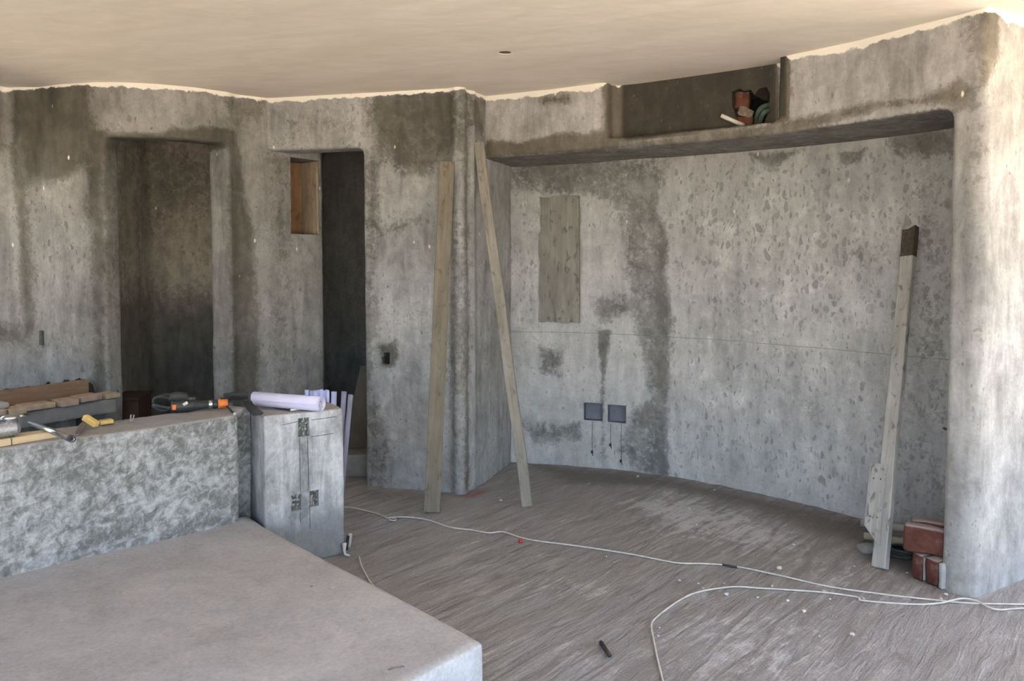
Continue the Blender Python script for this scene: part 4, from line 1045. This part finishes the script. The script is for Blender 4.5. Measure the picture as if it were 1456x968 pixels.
# curled strip of paper standing at the back of the pedestal
ps = bmesh.new(); base = topp(434, 572); endp = topp(465, 572.5); dv = (endp - base); dv.z = 0; L = dv.length; uu = dv.normalized(); nn_ = Vector((-uu.y, uu.x, 0)); pth = []
def curl(cx, r, n0, n1, seg=14):
    for i in range(seg + 1):
        th = n0 + (n1 - n0) * i / seg; pth.append(base + uu * (cx + r * math.cos(th)) + nn_ * (-r * math.sin(th)))
P2_ = 2 * math.pi
curl(.010, .011, P2_ * .98, -P2_ * .3); pth.append(base + uu * .045); curl(.058, .012, math.pi, -P2_ * .55); pth.append(base + uu * .076); curl(.092, .011, math.pi, -P2_ * .52); pth.append(base + uu * .115); curl(.128, .010, math.pi, -P2_ * .6)
hts = [.062 + .006 * math.sin(i * .21) + .010 * i / len(pth) for i in range(len(pth))]
va = [ps.verts.new(p + Vector((0, 0, .002))) for p in pth]; vb = [ps.verts.new(p + Vector((0, 0, .002 + h))) for p, h in zip(pth, hts)]
for i in range(len(pth) - 1): ps.faces.new((va[i], va[i + 1], vb[i + 1], vb[i]))
o = obj('paper_strip', ps, M['paper_blue'], None, True); sm = o.modifiers.new('t', 'SOLIDIFY'); sm.thickness = .001
tag(o, 'strip of bluish white paper with curled folds standing behind the thick roll', 'paper')
# three paper tubes standing on the floor behind the pedestal
for (x_, y_, bx_, by_, r, mt, lb) in ((475, 557, -1.13, 4.75, .0165, 'paper_blue', 'left and lightest of the three paper tubes standing behind the pedestal'),
                                  (489, 557, -1.10, 4.83, .0165, 'tube_dim', 'middle one of the three paper tubes standing behind the pedestal'),
                                  (498.5, 561, -1.07, 4.74, .0155, 'tube_dim', 'right, most slanted of the three paper tubes behind the pedestal')):
    t_ = aty(x_, y_, 4.78); bb = bmesh.new(); tube(bb, [Vector((bx_, by_, .02)), t_], r, 18, .7)
    tag(obj('paper_tube', bb, M[mt], None, True), lb, 'paper tube', 'paper tubes behind the pedestal')

# ------------------------------------------------------------------ tools on the half wall
# pine strips
def lay_box(name, p, q, w_, h_, mat, label, cat, bev=.002, lift=.002, z=None):
    d = q - p; L = d.length; c_ = (p + q) / 2; bb = bmesh.new(); add_box(bb, 0, 0, 0, w_, h_, L, None, bev, 1); rough(bb.verts, .0012, 30, p.x)
    o = obj(name, bb, mat); m = Matrix((d.normalized().cross(Vector((0, 0, 1))), Vector((0, 0, 1)), d.normalized())).transposed().to_4x4()
    o.matrix_world = Matrix.Translation(Vector((c_.x, c_.y, (ZT if z is None else z) + h_ / 2 + lift))) @ m
    return tag(o, label, cat)
s1a, s1b = atz(13, 628, ZT + .01), atz(80, 617, ZT + .01)
uS = (s1b - s1a).normalized()
lay_box('pine_strip', s1a, s1b, .075, .03, M['pine'], 'pale pine strip under the steel tube on the left end of the half wall', 'wood strip')
s0a = s1a - uS * .004; s0b = s0a - uS * .25
lay_box('pine_strip', s0b, s0a, .075, .03, M['pine'], 'pale pine strip under the angle grinder, cut by the left edge of the picture', 'wood strip')
# steel tube
a = topp(43, 601, .032); b = topp(102, 624, .058)
tbm = empty('steel_tube', b)
bb = bmesh.new(); tube(bb, [a, a.lerp(b, .5), b], .0125, 16, .75); child('tube', bb, M['chrome'], tbm)
bb = bmesh.new(); d = (b - a).normalized(); tube(bb, [b - d * .03, b + d * .006], .0145, 16, .7); child('end_sleeve', bb, M['black_plastic'], tbm)
tag(tbm, 'shiny steel tube with a black end lying across the pine strip on the half wall', 'tube')
# angle grinder head
g0 = topp(14, 622, .03); g0 = (s1a - uS * .005); g0.z = ZT + .033
gr = empty('angle_grinder', g0)
G = lambda x_, y_, z_: g0 + uS * x_ + Vector((-uS.y, uS.x, 0)) * y_ + Vector((0, 0, z_))
bb = bmesh.new(); tube(bb, [G(-.26, .01, .038), G(-.20, .01, .038), G(-.12, .0, .036), G(-.06, .0, .034)], [.026, .030, .032, .034], 18); child('motor_body', bb, M['black_plastic'], gr)
bb = bmesh.new(); rr = []; pp = []
for i in range(15):
    pp.append(G(-.06 + .105 * i / 14, 0, .034)); rr.append(.034 + (.004 if i % 2 else -.002) - (.010 if i > 12 else 0))
tube(bb, pp, rr, 20); child('ribbed_gear_case', bb, M['cast_alloy'], gr)
bb = bmesh.new(); lathe(bb, [(.020, 0), (.026, .006), (.026, .012), (.034, .016), (.036, .022), (.030, .028), (.018, .031), (.006, .032)], 24, Matrix.Translation(G(.012, 0, .062))); child('gear_cap', bb, M['steel'], gr)
bb = bmesh.new(); tube(bb, [G(.03, .0, .082), G(.085, .012, .080)], [.008, .006], 10); child('spindle_lock', bb, M['steel'], gr)
bb = bmesh.new(); add_box(bb, *(G(-.07, .02, .078)), .12, .05, .004, Matrix.Rotation(math.atan2(uS.y, uS.x), 3, 'Z'), .0015); child('guard_plate', bb, M['steel'], gr, False)
tag(gr, 'silver angle grinder head resting on the pine strip at the left edge of the picture', 'grinder')
# trowel with yellow handle
t0, t1, t2 = topp(109.5, 620), topp(124, 603), topp(136, 598)
tr_ = empty('putty_knife', t1)
bb = bmesh.new(); d = (t1 - t0); d.z = 0; s_ = Vector((-d.y, d.x, 0)).normalized(); up_ = Vector((0, 0, 1))
vv = []
for f_, hw in ((0, .008), (.25, .013), (.6, .017), (.85, .009), (1.0, .007)):
    p = t0.lerp(t1, f_); p.z = ZT + .006 + .018 * f_
    vv.append([bb.verts.new(p + s_ * hw), bb.verts.new(p - s_ * hw), bb.verts.new(p - s_ * hw + up_ * .004), bb.verts.new(p + s_ * hw + up_ * .004)])
for p_, q_ in zip(vv, vv[1:]):
    for k in range(4): bb.faces.new((p_[k], p_[(k + 1) % 4], q_[(k + 1) % 4], q_[k]))
bb.faces.new(vv[0]); bb.faces.new(vv[-1][::-1]); child('blade', bb, M['blade'], tr_, False)
bb = bmesh.new(); add_box(bb, 0, 0, 0, .078, .030, .028, None, .005, 2); o = child('handle', bb, M['yellow'], tr_, False)
c_ = topp(129, 600, .03); o.matrix_parent_inverse = Matrix.Identity(4); o.location = Vector((c_.x, c_.y, ZT + .036)) - Vector(tr_.location); o.rotation_euler = (0, .45, -.25)
tag(tr_, 'small steel scraper with a yellow block handle on the half wall', 'scraper')
bb = bmesh.new(); add_box(bb, 0, 0, 0, .058, .045, .018, None, .004, 2); o = obj('yellow_block', bb, M['yellow']); c_ = topp(151, 600.5, .01)
o.location = (c_.x, c_.y, ZT + .014); o.rotation_euler = (0, -.03, .72); tag(o, 'flat yellow block lying right of the yellow handled scraper', 'block')
bb = bmesh.new(); tube(bb, [topp(169, 599, .004), topp(180, 596, .004)], .003, 8); tag(obj('nail', bb, M['blade'], None, True), 'dark nail lying on the half wall right of the yellow block', 'nail')
cl = empty('wood_clip', topp(187, 599)); 
for dx in (0, .010):
    bb = bmesh.new(); p = topp(186 + dx * 250, 600, .0); tube(bb, [p + Vector((dx * .3, -.005, .004)), p + Vector((-.004 + dx * .6, .012, .034))], .0035, 8); child('prong', bb, M['board'], cl)
bb = bmesh.new(); p = topp(187.5, 600); add_box(bb, p.x, p.y - .006, ZT + .005, .02, .006, .006, None, .001); child('bar', bb, M['board'], cl, False)
tag(cl, 'tiny two pronged wooden clip standing on the half wall left of the power drill', 'clip')
# power drill with orange ring and coiled cord
d0, d1 = topp(238, 588, .03), topp(320, 578, .026); d0 = topp(238, 590, .0); d1 = topp(321, 583, 0.0)
d0 = Vector((d0.x, d0.y + .045, ZT + .036)); d1 = Vector((d1.x, d1.y + .03, ZT + .030)); L = (d1 - d0).length
dr_ = empty('power_drill', d0); q = lambda t, z=0.0: d0.lerp(d1, t) + Vector((0, 0, z))
bb = bmesh.new(); tube(bb, [q(0), q(.01), q(.10), q(.28), q(.38), q(.42)], [.020, .030, .035, .034, .029, .024], 20); child('motor_housing', bb, M['black_plastic'], dr_)
bb = bmesh.new(); nseg = 17; tube(bb, [q(.40 + .26 * i / (nseg - 1)) for i in range(nseg)], [.024 + (.003 if i % 2 else -.001) - .004 * i / nseg for i in range(nseg)], 18); child('ribbed_grip', bb, M['rubber'], dr_)
bb = bmesh.new(); tube(bb, [q(.65), q(.66), q(.72), q(.73)], [.018, .023, .023, .018], 18); child('steel_collar', bb, M['steel'], dr_)
bb = bmesh.new(); tube(bb, [q(.72), q(.74), q(.81), q(.83)], [.020, .024, .024, .020], 18); child('gear_neck', bb, M['black_plastic'], dr_)
bb = bmesh.new(); tube(bb, [q(.82), q(.83), q(.87), q(.875), q(.93), q(.935), q(.99), q(1.0)], [.020, .025, .025, .023, .026, .024, .024, .018], 20); o = child('chuck_ring', bb, M['orange'], dr_); o['label'] = 'orange chuck ring'
bb = bmesh.new(); side = Vector((d1.y - d0.y, -(d1.x - d0.x), 0)).normalized()
add_box(bb, *(q(.05) + side * .031), .020, .012, .028, None, .004); o = child('red_switch', bb, M['orange'], dr_, False)
bb = bmesh.new(); add_box(bb, *(q(.22, .012) + side * .030), .045, .008, .016, Matrix.Rotation(-.5, 3, 'Y'), .002); child('name_plate', bb, M['steel'], dr_, False)
bb = bmesh.new(); add_box(bb, *(q(.25, .035)), .10, .022, .018, Matrix.Rotation(math.atan2(d1.y - d0.y, d1.x - d0.x), 3, 'Z'), .006); child('switch_bar', bb, M['black_plastic'], dr_, False)
bb = bmesh.new(); pts = [q(0.02), q(-.05, -.008)]
cc = topp(227, 588); cc = Vector((cc.x, cc.y + .07, ZT + .047))
for i in range(64):
    a_ = math.pi * 1.1 + i / 64 * 2 * math.pi * 4.2
    k_ = i / 64
    pts.append(Vector((cc.x + (.056 - .006 * math.sin(i * .37)) * math.cos(a_) + .012 * k_, cc.y - .02 + .05 * k_ + .018 * math.cos(a_ * .5), cc.z + (.034 + .004 * math.sin(i * .53)) * math.sin(a_))))
tube(bb, catmull(pts, 3), .0085, 8); child('power_cord', bb, M['rubber'], dr_)
bb = bmesh.new(); tube(bb, [q(.0, .034) , q(.03, .050), q(.10, .054), q(.24, .050), q(.30, .036)], [.012, .021, .023, .021, .012], 14); child('rear_handle', bb, M['rubber'], dr_)
tag(dr_, 'black power drill with an orange ring and bunched cord lying on the half wall', 'drill')
# black float and sheet at the joint of wall and pedestal
fl = empty('black_float', topp(335, 570))
bb = bmesh.new(); c_ = topp(334, 573); add_box(bb, c_.x - .02, c_.y + .05, ZT + .010, .15, .11, .012, Matrix.Rotation(.35, 3, 'Z'), .002); child('plate', bb, M['black_plastic'], fl, False)
bb = bmesh.new(); add_box(bb, c_.x - .02, c_.y + .07, ZT + .036, .13, .024, .022, Matrix.Rotation(.35, 3, 'Z'), .005); child('handle', bb, M['black_plastic'], fl, False)
for s in (-.045, .045):
    bb = bmesh.new(); add_box(bb, c_.x - .02 + s * .94, c_.y + .07 + s * .34, ZT + .021, .014, .018, .016, Matrix.Rotation(.35, 3, 'Z'), .002); child('post', bb, M['black_plastic'], fl, False)
tag(fl, 'black plasterer float lying on the half wall behind the drill tip', 'float')
bb = bmesh.new(); pts = [topp(*p) for p in ((346, 574), (354, 571), (374, 588), (369, 591), (360, 592.5), (350, 582))]
prism(bb, [(p.x, p.y) for p in pts], ZT + .003, ZT + .007)
tag(obj('dark_sheet', bb, M['black_plastic']), 'dark flat scrap of sheet lying over the joint between half wall and pedestal', 'sheet')
bb = bmesh.new(); a = topp(321, 576, .02); b = topp(333, 588, .006); rd = empty('marker_rod', b); tube(bb, [a, b], .0055, 10); child('shaft', bb, M['black_plastic'], rd)
bb = bmesh.new(); d = (b - a).normalized(); tube(bb, [b - d * .002, b + d * .012], .0065, 10); o = child('tip', bb, M['pvc'], rd); o['label'] = 'white tip'
tag(rd, 'thin black rod with a white tip lying in front of the black float', 'rod')
